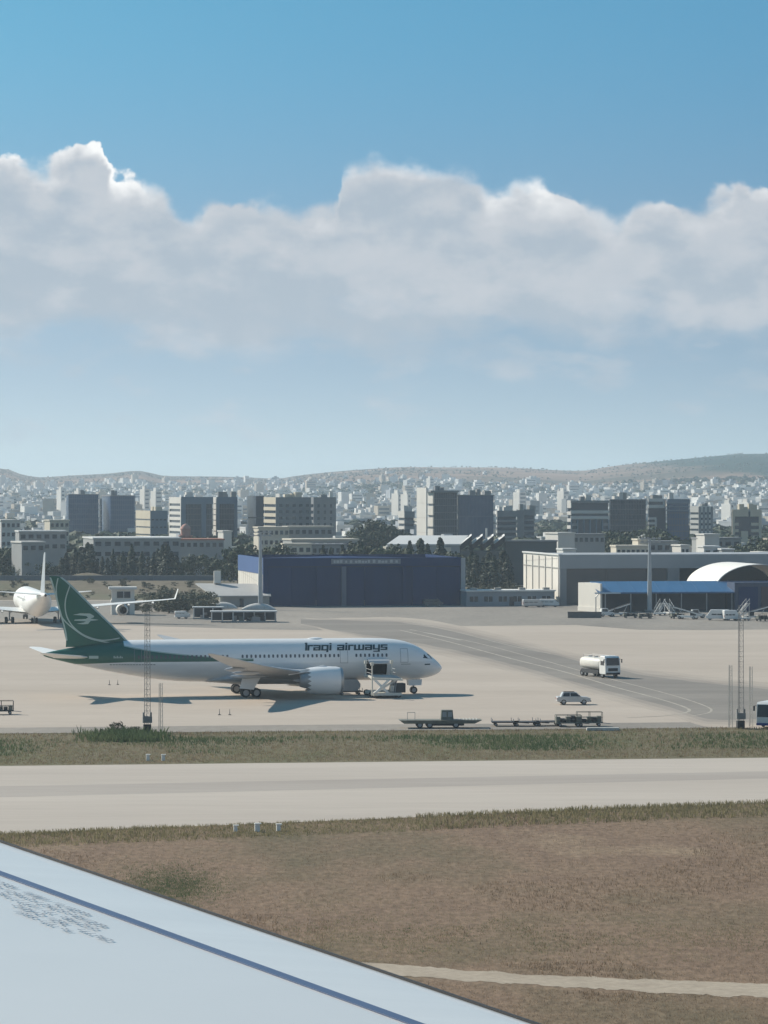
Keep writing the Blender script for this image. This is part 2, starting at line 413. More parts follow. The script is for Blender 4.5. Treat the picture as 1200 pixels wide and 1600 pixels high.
for nm, pts, w in (('painted_line', [(625, 985), (700, 1003), (800, 1030), (880, 1050), (960, 1074), (1020, 1090), (1068, 1105), (1075, 1113), (1040, 1119), (980, 1122)], 0.45),
                   ('painted_line', [(640, 984), (740, 1004), (840, 1030), (940, 1058), (1040, 1084), (1100, 1103), (1110, 1113), (1080, 1120)], 0.32),
                   ('painted_line', [(600, 963), (700, 985), (800, 1010), (860, 1022)], 0.32)):
    ribbon(pts, w, 0.079).build(nm, M_LINE, PL)
ribbon([(650, 986), (720, 1001)], 0.5, 0.079).build('painted_line', M_WHITE_LINE, PL)
# ---------------------------------------------------------------- airliners
WHITE = (0.80, 0.80, 0.79)
M_DARK = mat('dark_rubber', (0.022, 0.022, 0.024), 0.75, 0.2, 3)
M_GREYMETAL = mat('grey_metal', (0.34, 0.35, 0.36), 0.45, 0.12, 1.0, metal=0.3)
M_BAREMETAL = mat('bare_metal', (0.42, 0.43, 0.44), 0.35, 0.12, 1.0, metal=0.7)
M_WINGGREY = mat('wing_grey', (0.46, 0.47, 0.48), 0.45, 0.10, 0.35)
M_WHITEP = mat('white_paint', WHITE, 0.35, 0.04, 0.5, coat=0.2)
M_GLASS = mat('dark_glass', (0.02, 0.025, 0.03), 0.12, 0.1, 1.0, spec=0.6)
M_GREEN = mat('tail_green', (0.012, 0.105, 0.075), 0.4, 0.10, 0.4, coat=0.15)
M_PALE = mat('livery_line', (0.40, 0.50, 0.46), 0.5, 0.08, 0.6)
M_TITLE = mat('title_green', (0.012, 0.040, 0.052), 0.5, 0.1, 1.0)
M_HOLE = mat('cargo_bay', (0.035, 0.035, 0.038), 0.9, 0.3, 0.7)
M_SEAM = mat('door_seam', (0.20, 0.22, 0.24), 0.6, 0.1, 1.0)

XG = 28.2    # station of the main gear; local x = XG - station, y = left, z = up
PROF = [  # station, top z, bottom z, half width
    (0.0, 3.62, 3.48, 0.06), (0.35, 4.20, 2.98, 0.62), (0.9, 4.72, 2.66, 1.04), (1.6, 5.30, 2.40, 1.45), (2.5, 6.02, 2.20, 1.85), (3.4, 6.62, 2.08, 2.17),
    (4.6, 7.18, 2.00, 2.46), (6.2, 7.62, 1.97, 2.70), (8.4, 7.87, 1.97, 2.83), (11.4, 7.94, 1.97, 2.885), (20, 7.94, 1.97, 2.885), (34, 7.94, 1.97, 2.885),
    (37, 7.94, 2.03, 2.87), (40, 7.94, 2.28, 2.78), (43, 7.93, 2.72, 2.58), (46, 7.82, 3.26, 2.24), (49, 7.50, 3.86, 1.78), (52, 7.05, 4.52, 1.22), (54.5, 6.62, 5.12, 0.74), (56.2, 6.27, 5.58, 0.38), (56.7, 6.12, 5.78, 0.20)]
def fus(s):
    top, bot, hw = interp(PROF, s)
    return (top + bot) / 2, (top - bot) / 2, hw
def side_y(s, z, out=0.0):
    """half breadth of the fuselage skin at station s and height z"""
    c, h, w = fus(s)
    q = max(-0.999, min(0.999, (z - c) / h))
    return w * math.sqrt(1 - q * q) + out

def airfoil(chord, thick, n=9):
    """closed outline, x from 0 (leading edge) to -chord"""
    up = []; lo = []
    for k in range(n + 1):
        t = 0.5 * (1 - math.cos(math.pi * k / n))
        y = 5 * thick * chord * (0.2969 * math.sqrt(t) - 0.126 * t - 0.3516 * t * t + 0.2843 * t ** 3 - 0.1015 * t ** 4)
        up.append((-t * chord, y)); lo.append((-t * chord, -y * 0.8))
    up[-1] = (-chord, 0.012 * 1.0); lo[-1] = (-chord, -0.012)
    return up + lo[::-1][:-1]
def wing_mesh(secs, side, xg, vertical=False):
    """secs: (span, leading-edge station, chord, height, thickness)"""
    rings = []
    for sp, le, ch, z, th in secs:
        ring = []
        for x, t in airfoil(ch, th):
            ring.append((xg - le + x, t, sp) if vertical else (xg - le + x, side * sp, z + t))
        rings.append(ring)
    return MB().rings(rings)
def wheel(mb_t, mb_r, c, r, w, n=20):
    x, y, z = c
    mb_t.lathe([(-w / 2, r * 0.62), (-w / 2, r * 0.9), (-w * 0.38, r), (w * 0.38, r), (w / 2, r * 0.9), (w / 2, r * 0.62)], (x, y, z), 'y', n)
    mb_r.lathe([(-w * 0.32, 0.02), (-w * 0.32, r * 0.63), (w * 0.32, r * 0.63), (w * 0.32, 0.02)], (x, y, z), 'y', n, True)
def gear_leg(root, name, x, y, rows, top, r, track, wheel_w, mat_leg, door=None):
    """strut with axles; each wheel is a part with its rim as a sub-part"""
    mb = MB().tube((x, y, top), (x, y, r), 0.17, 0.13, 10)
    for dx in rows: mb.tube((x + dx, y - track / 2, r), (x + dx, y + track / 2, r), 0.09)
    if len(rows) > 1: mb.tube((x + rows[0], y, r), (x + rows[-1], y, r), 0.12)
    mb.tube((x, y, top * 0.72), (x + 0.9, y + (0.9 if y < 0 else -0.9) * (1 if abs(y) > 0.1 else 0), top), 0.07)
    leg = mb.build(name, mat_leg, root, True, 40)
    for dx in rows:
        for s in (-1, 1):
            t = MB(); rr = MB(); wheel(t, rr, (x + dx, y + s * track / 2, r), r, wheel_w)
            to = t.build('wheel', M_DARK, root, True, 35); rr.build('wheel_rim', M_GREYMETAL, to, True, 35)
    return leg

def livery_material():
    """white above, green sweep down the rear fuselage, pale line along its upper edge"""
    mt = bpy.data.materials.new('fuselage_livery'); mt.use_nodes = True
    nt = mt.node_tree; b = nt.nodes['Principled BSDF']; L = nt.links.new
    b.inputs['Roughness'].default_value = 0.36; b.inputs['Coat Weight'].default_value = 0.15
    tc = nt.nodes.new('ShaderNodeTexCoord'); sp = nt.nodes.new('ShaderNodeSeparateXYZ'); L(tc.outputs['Object'], sp.inputs[0])
    def m(op, a, c=None, clamp=False):
        n = nt.nodes.new('ShaderNodeMath'); n.operation = op; n.use_clamp = clamp
        for i, s in enumerate((a, c)):
            if s is None: continue
            if isinstance(s, (int, float)): n.inputs[i].default_value = s
            else: L(s, n.inputs[i])
        return n.outputs[0]
    st = m('SUBTRACT', XG, sp.outputs[0])     # station
    z = sp.outputs[2]
    up = m('ADD', 5.34, m('MULTIPLY', m('MAXIMUM', m('SUBTRACT', st, 30.0), 0.0), 0.085))
    up = m('ADD', up, m('MULTIPLY', m('POWER', m('MAXIMUM', m('DIVIDE', m('SUBTRACT', st, 30.0), 15.0), 0.0), 4.0), 0.50))
    up = m('ADD', up, m('MULTIPLY', m('GREATER_THAN', st, 45.6), 6.0))
    lo = m('SUBTRACT', 4.93, m('MULTIPLY', m('MAXIMUM', m('SUBTRACT', st, 45.0), 0.0), 0.045))
    d = m('SUBTRACT', up, z)
    fwd = m('GREATER_THAN', st, 27.5)
    inside = m('MULTIPLY', m('MULTIPLY', m('GREATER_THAN', d, 0.0), m('GREATER_THAN', z, lo)), fwd)
    line = m('MULTIPLY', m('MULTIPLY', m('GREATER_THAN', d, 0.0), m('LESS_THAN', d, 0.15)), fwd)
    n1 = nt.nodes.new('ShaderNodeTexNoise'); n1.inputs['Scale'].default_value = 0.5; n1.inputs['Detail'].default_value = 6
    mp = nt.nodes.new('ShaderNodeMapping'); mp.inputs[3].default_value = (0.6, 1, 2.5); L(tc.outputs['Object'], mp.inputs[0]); L(mp.outputs[0], n1.inputs[0])
    mr = nt.nodes.new('ShaderNodeMapRange'); mr.inputs[1].default_value = 0.3; mr.inputs[2].default_value = 0.7; mr.inputs[3].default_value = 0.95; mr.inputs[4].default_value = 1.03; L(n1.outputs[0], mr.inputs[0])
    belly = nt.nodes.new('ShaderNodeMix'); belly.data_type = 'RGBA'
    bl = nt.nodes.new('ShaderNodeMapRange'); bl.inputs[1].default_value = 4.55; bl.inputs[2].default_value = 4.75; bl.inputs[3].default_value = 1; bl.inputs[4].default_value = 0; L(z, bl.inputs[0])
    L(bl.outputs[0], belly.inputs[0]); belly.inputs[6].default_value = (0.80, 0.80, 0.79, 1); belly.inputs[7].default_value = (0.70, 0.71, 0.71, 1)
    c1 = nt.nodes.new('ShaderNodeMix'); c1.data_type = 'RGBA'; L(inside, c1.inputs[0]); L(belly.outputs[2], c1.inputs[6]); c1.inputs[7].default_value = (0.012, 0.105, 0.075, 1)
    c2 = nt.nodes.new('ShaderNodeMix'); c2.data_type = 'RGBA'; L(line, c2.inputs[0]); L(c1.outputs[2], c2.inputs[6]); c2.inputs[7].default_value = (0.42, 0.52, 0.47, 1)
    sc = nt.nodes.new('ShaderNodeVectorMath'); sc.operation = 'SCALE'; L(c2.outputs[2], sc.inputs[0]); L(mr.outputs[0], sc.inputs['Scale'])
    L(sc.outputs[0], b.inputs['Base Color'])
    return mt

def skin_patch(pts, out=0.02, side=-1):
    """2-D outline (station, z) laid on the fuselage skin"""
    return [(XG - s, side * side_y(s, z, out), z) for s, z in pts]
def skin_quad_strip(mb, s0, s1, z0, z1, out=0.02, nz=4, side=-1):
    ns = max(1, int(abs(s1 - s0) / 0.8))
    for i in range(ns):
        a, b = lerp(s0, s1, i / ns), lerp(s0, s1, (i + 1) / ns)
        for k in range(nz):
            u, v = lerp(z0, z1, k / nz), lerp(z0, z1, (k + 1) / nz)
            mb.poly(skin_patch([(a, u), (b, u), (b, v), (a, v)], out, side))
    return mb

# letters of the title as strokes on a 4 x 5 grid (x right, y up), square and heavy; each stroke is (x0, y0, x1, y1) in grid units
GLYPH = {
    'I': (1.6, [(0.5, 0, 1.3, 6.0), (0.2, 5.3, 1.3, 6.0)]),
    'r': (2.9, [(0, 0, 0.8, 4.2), (0, 3.4, 2.5, 4.2)]),
    'a': (3.9, [(0, 3.4, 3.4, 4.2), (2.6, 0, 3.4, 4.2), (0, 0, 3.4, 0.8), (0, 0, 0.8, 2.4), (0, 1.7, 3.4, 2.4)]),
    'q': (3.9, [(0, 3.4, 3.4, 4.2), (2.6, -1.4, 3.4, 4.2), (0, 0, 3.4, 0.8), (0, 0, 0.8, 4.2)]),
    'i': (1.5, [(0.1, 0, 0.9, 4.2), (0.1, 4.9, 0.9, 5.7)]),
    'w': (5.4, [(0, 0, 0.8, 4.2), (0, 0, 4.9, 0.8), (2.05, 0, 2.85, 4.2), (4.1, 0, 4.9, 4.2)]),
    'y': (3.9, [(0, 0.4, 0.8, 4.2), (0, 0.4, 3.4, 1.2), (2.6, -1.4, 3.4, 4.2), (0.4, -1.4, 3.4, -0.7)]),
    's': (3.6, [(0, 3.4, 3.2, 4.2), (0, 1.7, 0.8, 4.2), (0, 1.7, 3.2, 2.4), (2.4, 0, 3.2, 2.4), (0, 0, 3.2, 0.8)]),
    'n': (3.9, [(0, 0, 0.8, 4.2), (0, 3.4, 3.4, 4.2), (2.6, 0, 3.4, 4.2)]),
    ' ': (2.4, []),
}

def build_hero():
    o = gp(384, 1087)
    root = thing('passenger_jet', 'white wide-body airliner with green tail and fuselage sweep, cargo door open', 'airplane', (o.x, o.y, 0.075), R(10.2))
    # --- fuselage, with a real opening for the forward cargo door
    NR = 48
    st = [0, .12, .35, .6, .9, 1.25, 1.6, 2, 2.5, 3, 3.4, 4, 4.6, 5.4, 6.2, 7.2, 8.4, 9.4, 10.4, 11.4, 13, 16, 20, 24, 28, 31, 34, 36, 38, 40, 41.5, 43, 44.5, 46, 47.5, 49, 50.5, 52, 53.3, 54.5, 55.4, 56.2, 56.7]
    rings = []
    for s in st:
        c, h, w = fus(s)
        rings.append([(XG - s, -w * math.cos(2 * math.pi * k / NR), c + h * math.sin(2 * math.pi * k / NR)) for k in range(NR)])
    def hole(a, k):    # ring index a (station), k counts up from the right-hand side
        return 16 <= a <= 18 and k >= NR - 6
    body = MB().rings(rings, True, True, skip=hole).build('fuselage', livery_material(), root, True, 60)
    z0, z1 = 2.84, 4.955
    bay = MB()
    xa, xb = XG - 11.4, XG - 8.4
    yo = [side_y(9.9, z) for z in (z0, z1)]
    bay.poly([(xa, -yo[0] + .02, z0), (xb, -yo[0] + .02, z0), (xb, 1.2, z0), (xa, 1.2, z0)])
    bay.poly([(xa, -yo[1] + .02, z1), (xb, -yo[1] + .02, z1), (xb, 1.2, z1), (xa, 1.2, z1)])
    bay.poly([(xa, 1.2, z0), (xb, 1.2, z0), (xb, 1.2, z1), (xa, 1.2, z1)])
    for x in (xa, xb): bay.poly([(x, -yo[0] + .02, z0), (x, 1.2, z0), (x, 1.2, z1), (x, -yo[1] + .02, z1)])
    bay.build('cargo_bay', M_HOLE, body)
    dr = MB()     # the raised door: a curved slab swung up and out
    outl = []
    for k in range(6):
        t = k / 5
        outl.append((-2.90 - 2.05 * math.sin(t * 1.25), 4.97 + 0.30 * math.sin(t * 2.4) - 0.55 * t * t))
    for k in range(5, -1, -1):
        y, z = outl[k]; outl.append((y + 0.03, z - 0.14))
    dr.prism(outl, xa + 0.02, xb - 0.02, axis=0)
    dr.build('cargo_door', M_WINGGREY, root, False)
    # --- cockpit glazing
    for q in ([(1.62, 4.98), (2.22, 5.02), (2.32, 5.68), (1.98, 5.50)], [(2.30, 5.03), (3.05, 5.13), (2.90, 5.62), (2.42, 5.74)]):
        MB().poly(skin_patch(q, 0.025)).build('cockpit_window', M_GLASS, root)
        MB().poly(skin_patch(q, 0.025, 1)).build('cockpit_window', M_GLASS, root)
    MB().poly([(XG - 1.62, -1.0, 5.05), (XG - 1.55, 0, 5.15), (XG - 2.1, 0, 5.74), (XG - 2.1, -0.75, 5.66)]).build('cockpit_window', M_GLASS, root)
    # --- passenger windows
    wp = [(0.14 * math.copysign(abs(math.cos(t)) ** 0.5, math.cos(t)), 0.235 * math.copysign(abs(math.sin(t)) ** 0.5, math.sin(t))) for t in [2 * math.pi * k / 12 for k in range(12)]]
    sts = [8.5 + 0.62 * k for k in range(8)] + [15.4 + 0.62 * k for k in range(23)] + [31.2 + 0.62 * k for k in range(21)]
    for s in sts:
        y0 = side_y(s, 5.62)
        me = MB().poly([(-a, -(side_y(s, 5.62 + b) - y0), b) for a, b in wp]).mesh('window', mat('cabin_glass', (.085, .10, .12), .2, .3, .6))
        link('window', me, root, (XG - s, -y0 - 0.02, 5.62))
    # --- door outlines
    for s, z, w, h in ((5.35, 4.55, 1.07, 1.95), (14.05, 4.55, 1.07, 1.95), (43.2, 4.9, 1.0, 1.8)):
        mb = MB(); t = 0.05
        skin_quad_strip(mb, s, s + t, z, z + h); skin_quad_strip(mb, s + w, s + w + t, z, z + h)
        skin_quad_strip(mb, s + t, s + w, z, z + t, nz=1); skin_quad_strip(mb, s + t, s + w, z + h - t, z + h, nz=1)
        mb.build('passenger_door', M_SEAM, root)
    skin_quad_strip(MB(), 2.0, 2.85, 4.12, 4.30).build('nose_marking', M_TITLE, root)
    skin_quad_strip(MB(), 5.0, 6.4, 4.28, 4.34, nz=1).build('door_sill_plate', M_TITLE, root)
    # --- title
    txt = 'Iraqi airways'
    total = sum(GLYPH[c][0] for c in txt)
    U = 12.0 / total; VZ = 0.172; zb = 6.36
    s = 20.25
    for c in txt:
        adv, strokes = GLYPH[c]
        if strokes:
            mb = MB()
            for j, (a, b, cc, d) in enumerate(strokes):
                a -= .1; b -= .1; cc += .1; d += .1
                # slanted like the original, each stroke a hair above the last so that overlaps stay clean
                sl = lambda x, y: (s - (x + 0.10 * y) * U, zb + y * VZ)
                n = max(1, int((d - b) / 1.2))
                for k in range(n):
                    y0, y1 = lerp(b, d, k / n), lerp(b, d, (k + 1) / n)
                    mb.poly(skin_patch([sl(a, y0), sl(cc, y0), sl(cc, y1), sl(a, y1)], 0.025 + 0.004 * j))
            mb.build('title_letter', M_TITLE, root)
        s -= adv * U
    # --- flag and registration on the green rear
    fz = 5.42
    skin_quad_strip(MB(), 49.2, 50.5, fz, fz + 0.40, 0.03).build('flag_mark', M_PALE, root)
    mb = MB()
    for k in range(6): skin_quad_strip(mb, 47.1 - k * 0.22, 46.95 - k * 0.22, fz + 0.05, fz + 0.38 - 0.12 * (k % 2), 0.03, 1)
    mb.build('registration_mark', M_PALE, root)
    mb = MB()
    for k in range(16): skin_quad_strip(mb, 47.6 - k * 0.4, 47.32 - k * 0.4, 4.50, 4.62, 0.03, 1)
    mb.build('service_marking', M_SEAM, root)
    mb = MB()
    rr = []
    for k in range(9):
        t = k / 8; q = math.sin(math.pi * t) ** .6
        rr.append([(XG - 17.0 - 2.6 * t, .75 * q * math.cos(a) + .001 * k, 7.86 + .24 * q * math.sin(a)) for a in [math.pi * j / 8 for j in range(9)]])
    mb.rings(rr, True, True, closed=False)
    mb.build('antenna_fairing', M_WHITEP, root)
    # --- wings
    secs = [(0.0, 15.2, 15.2, 2.70, .11), (2.6, 17.0, 13.4, 2.95, .125), (6.0, 19.3, 10.3, 3.30, .115), (9.8, 21.8, 7.7, 3.75, .105), (15, 25.3, 6.0, 4.45, .10), (20, 28.6, 4.6, 5.20, .095), (24.5, 31.6, 3.5, 6.0, .09),
            (27.4, 33.7, 2.6, 6.6, .085), (29.0, 35.3, 1.7, 7.0, .08), (30.0, 36.9, 0.55, 7.35, .08)]
    for sd in (-1, 1):
        w = wing_mesh(secs, sd, XG).build('wing', M_WINGGREY, root, True, 40)
        # flap track fairings
        for y, l in ((6.4, 5.2), (13.2, 4.2), (18.6, 3.2)):
            zz = interp([(a, d) for a, b, c, d, e in secs], y)[0]; te = interp([(a, b + c) for a, b, c, d, e in secs], y)[0]
            MB().lathe([(0, .02), (0.5, .22), (l * .4, .33), (l * .75, .26), (l, .03)], (XG - te - l * 0.34, sd * y, zz - 0.35), 'x', 10).build('flap_fairing', M_WINGGREY, w, True)
        # engine
        ex, ey, ez = XG - 16.0, sd * 9.75, 2.52
        nac = MB().lathe([(-0.45, 1.35), (-0.12, 1.45), (0.0, 1.60), (-0.18, 1.76), (-0.8, 1.90), (-2.0, 1.97), (-3.4, 1.93), (-4.6, 1.80)], (ex, ey, ez), 'x', 36)
        # chevrons round the fan nozzle
        prev = nac.v[-36:]; base = len(nac.v) - 36
        for k in range(0, 36, 2):
            p, q = Vector(prev[k]), Vector(prev[(k + 1) % 36]); r3 = Vector(prev[(k + 2) % 36])
            tip = q + Vector((-0.55, 0, 0)); c = Vector((q.x, ey, ez)); tip = Vector((tip.x, *(c + (q - c) * 0.97).yz))
            nac.v.append(tuple(tip)); t = len(nac.v) - 1
            nac.f.append((base + k, base + (k + 1) % 36, t)); nac.f.append((base + (k + 1) % 36, base + (k + 2) % 36, t))
        nc = nac.build('engine_nacelle', M_WHITEP, root, True, 50)
        MB().lathe([(-0.5, 0.02), (-0.5, 1.36)], (ex, ey, ez), 'x', 28).build('engine_fan', M_DARK, nc)
        MB().lathe([(-0.44, 1.37), (-0.11, 1.47), (0.012, 1.60), (-0.17, 1.775), (-0.42, 1.835)], (ex, ey, ez), 'x', 36).build('inlet_lip', M_BAREMETAL, nc, True)
        MB().lathe([(-3.6, 1.55), (-4.7, 1.22), (-6.0, 0.86), (-6.05, 0.62), (-5.6, 0.5), (-7.0, 0.06)], (ex, ey, ez), 'x', 24).build('engine_core', M_GREYMETAL, nc, True, 45)
        py = MB().rings([[(ex - 1.6, ey - .22, ez + 1.75), (ex - 1.6, ey + .22, ez + 1.75), (ex - 7.6, ey + .22, 3.3), (ex - 7.6, ey - .22, 3.3)],
                         [(ex - 2.6, ey - .16, ez + 2.15), (ex - 2.6, ey + .16, ez + 2.15), (ex - 7.6, ey + .16, 3.62), (ex - 7.6, ey - .16, 3.62)]])
        py.build('engine_pylon', M_WHITEP, root)
        # tailplane
        hs = [(0.2, 49.8, 5.6, 5.48, .09), (1.4, 50.6, 4.9, 5.62, .09), (6.0, 53.9, 3.0, 6.15, .08), (9.3, 56.2, 1.8, 6.55, .08), (9.9, 57.3, 0.6, 6.63, .08)]
        wing_mesh(hs, sd, XG).build('tailplane', mat('tailplane_grey', (0.76, 0.76, 0.74), 0.42, 0.06, 0.6), root, True, 40)
        # main gear and its door
        gear_leg(root, 'landing_gear', 0.0, sd * 4.9, (0.75, -0.75), 3.2, 0.66, 1.30, 0.50, M_GREYMETAL)
        MB().prism([(1.4, 3.0), (-1.2, 3.0), (-1.7, 1.3), (0.3, 1.1)], sd * 5.75, sd * 5.83, axis=1).build('gear_door', M_WHITEP, root)
    # belly fairing
    rr = []
    for s, w, zb_, zt in ((14.0, .3, 1.98, 2.2), (15.5, 2.3, 1.80, 2.9), (18, 3.05, 1.62, 3.6), (23, 3.2, 1.52, 3.9), (28, 3.1, 1.55, 3.8), (31, 2.7, 1.7, 3.3), (33.5, 1.6, 1.9, 2.5), (34.5, .3, 2.0, 2.1)):
        ring = []
        for k in range(20):
            t = 2 * math.pi * k / 20; ring.append((XG - s, w * math.cos(t), (zb_ + zt) / 2 + (zt - zb_) / 2 * math.sin(t)))
        rr.append(ring)
    MB().rings(rr).build('belly_fairing', M_WINGGREY, root, True, 50)
    gear_leg(root, 'landing_gear', XG - 4.1, 0.0, (0.0,), 2.4, 0.50, 0.66, 0.36, M_GREYMETAL)
    for sd in (-1, 1):
        MB().prism([(XG - 3.0, 2.05), (XG - 5.0, 2.02), (XG - 4.9, 1.15), (XG - 3.1, 1.2)], sd * 0.75, sd * 0.79, axis=1).build('gear_door', M_WHITEP, root)
    # --- fin
    fs = [(7.0, 44.3, 9.3, 0, .10), (7.9, 45.0, 8.55, 0, .10), (12.4, 49.55, 5.05, 0, .10), (16.2, 53.4, 2.25, 0, .095), (16.75, 54.1, 1.75, 0, .09), (16.95, 54.9, 1.05, 0, .06)]
    fin = wing_mesh(fs, 1, XG, vertical=True).build('tail_fin', M_GREEN, root, True, 40)
    def finy(s, z, out):
        le = interp([(a, b) for a, b, *_ in fs], z)[0]; ch = interp([(a, c) for a, b, c, *_ in fs], z)[0]; th = interp([(f[0], f[4]) for f in fs], z)[0]
        t = max(0.0, min(1.0, (s - le) / ch))
        return 5 * th * ch * (0.2969 * math.sqrt(t) - 0.126 * t - 0.3516 * t * t + 0.2843 * t ** 3 - 0.1015 * t ** 4) + out
    def fpt(u, v):   # crop pixel (7.5 x) -> station, z in the fin plane
        px, py = 60 + u / 7.5, 890 + v / 7.5
        return 56.05 - (px - 76.5) / 10.93, 16.95 - (py - 901) / 11.16
    def line_strip(pts, w, nm, par):
        P = [fpt(*p) for p in pts]; Q = []
        for i in range(len(P) - 1):
            g0, g1, g2, g3 = [Vector((*P[j], 0)) for j in (max(0, i - 1), i, i + 1, min(len(P) - 1, i + 2))]
            for k in range(6):
                t = k / 6; Q.append(0.5 * (2 * g1 + (g2 - g0) * t + (2 * g0 - 5 * g1 + 4 * g2 - g3) * t * t + (3 * g1 - g0 - 3 * g2 + g3) * t ** 3))
        Q.append(Vector((*P[-1], 0)))
        for sd in (-1, 1):
            A, B = [], []
            for i, p in enumerate(Q):
                d = (Q[min(i + 1, len(Q) - 1)] - Q[max(i - 1, 0)]).normalized(); n = Vector((-d.y, d.x, 0)) * w / 2
                for lst, q in ((A, p + n), (B, p - n)): lst.append((XG - q.x, sd * finy(q.x, q.y, 0.02), q.y))
            MB().rings([A, B], False, False, closed=False).build(nm, M_PALE, par)
    line_strip([(372, 195), (325, 340), (318, 470), (350, 590), (430, 700), (560, 790), (740, 838), (940, 815)], 0.17, 'swoosh_line', fin)
    line_strip([(235, 108), (215, 230), (232, 400), (285, 570), (400, 690), (560, 800), (740, 852), (1000, 895)], 0.17, 'swoosh_line', fin)
    bird = [(405, 538), (490, 520), (600, 524), (648, 552), (642, 570), (604, 582), (700, 599), (606, 612), (578, 646), (520, 650), (445, 642), (530, 628), (556, 616), (420, 606), (425, 594), (552, 586), (578, 570), (560, 554), (500, 546)]
    for sd in (-1, 1):
        bm = bmesh.new()
        vs = [bm.verts.new((XG - s, sd * (finy(s, z, 0.03)), z)) for s, z in [fpt(*p) for p in bird]]
        from mathutils.geometry import tessellate_polygon
        for tri in tessellate_polygon([[Vector((*fpt(*p), 0)) for p in bird]]): bm.faces.new([vs[q] for q in tri])
        me = bpy.data.meshes.new('bird_emblem'); bm.to_mesh(me); bm.free(); me.materials.append(M_PALE)
        link('bird_emblem', me, fin)
    # bright leading edge of the fin, and a highlight painted along the trailing edge
    mb = MB(); ra = []; rb = []
    le_r, te_r = [], []
    for z in [7.9, 9, 10, 11, 12.4, 13.5, 14.5, 15.5, 16.2, 16.75]:
        le = interp([(a, b) for a, b, *_ in fs], z)[0]; ch = interp([(a, c) for a, b, c, *_ in fs], z)[0]
        y2 = finy(le + 0.34, z, 0.012); y1 = finy(le + 0.1, z, 0.012)
        le_r.append([(XG - le - .34, -y2, z), (XG - le - .10, -y1, z), (XG - le + .02, 0, z), (XG - le - .10, y1, z), (XG - le - .34, y2, z)])
        s = le + ch; y3 = finy(s - 0.2, z, 0.012)
        te_r.append([(XG - s + .2, -y3, z), (XG - s - .015, -0.03, z), (XG - s - .015, 0.03, z), (XG - s + .2, y3, z)])
    MB().rings(le_r, False, False, closed=False).build('fin_leading_edge', M_PALE, fin, True)
    MB().rings(te_r, False, False, closed=False).build('trailing_edge_highlight', M_PALE, fin)
    return root
HERO = build_hero()
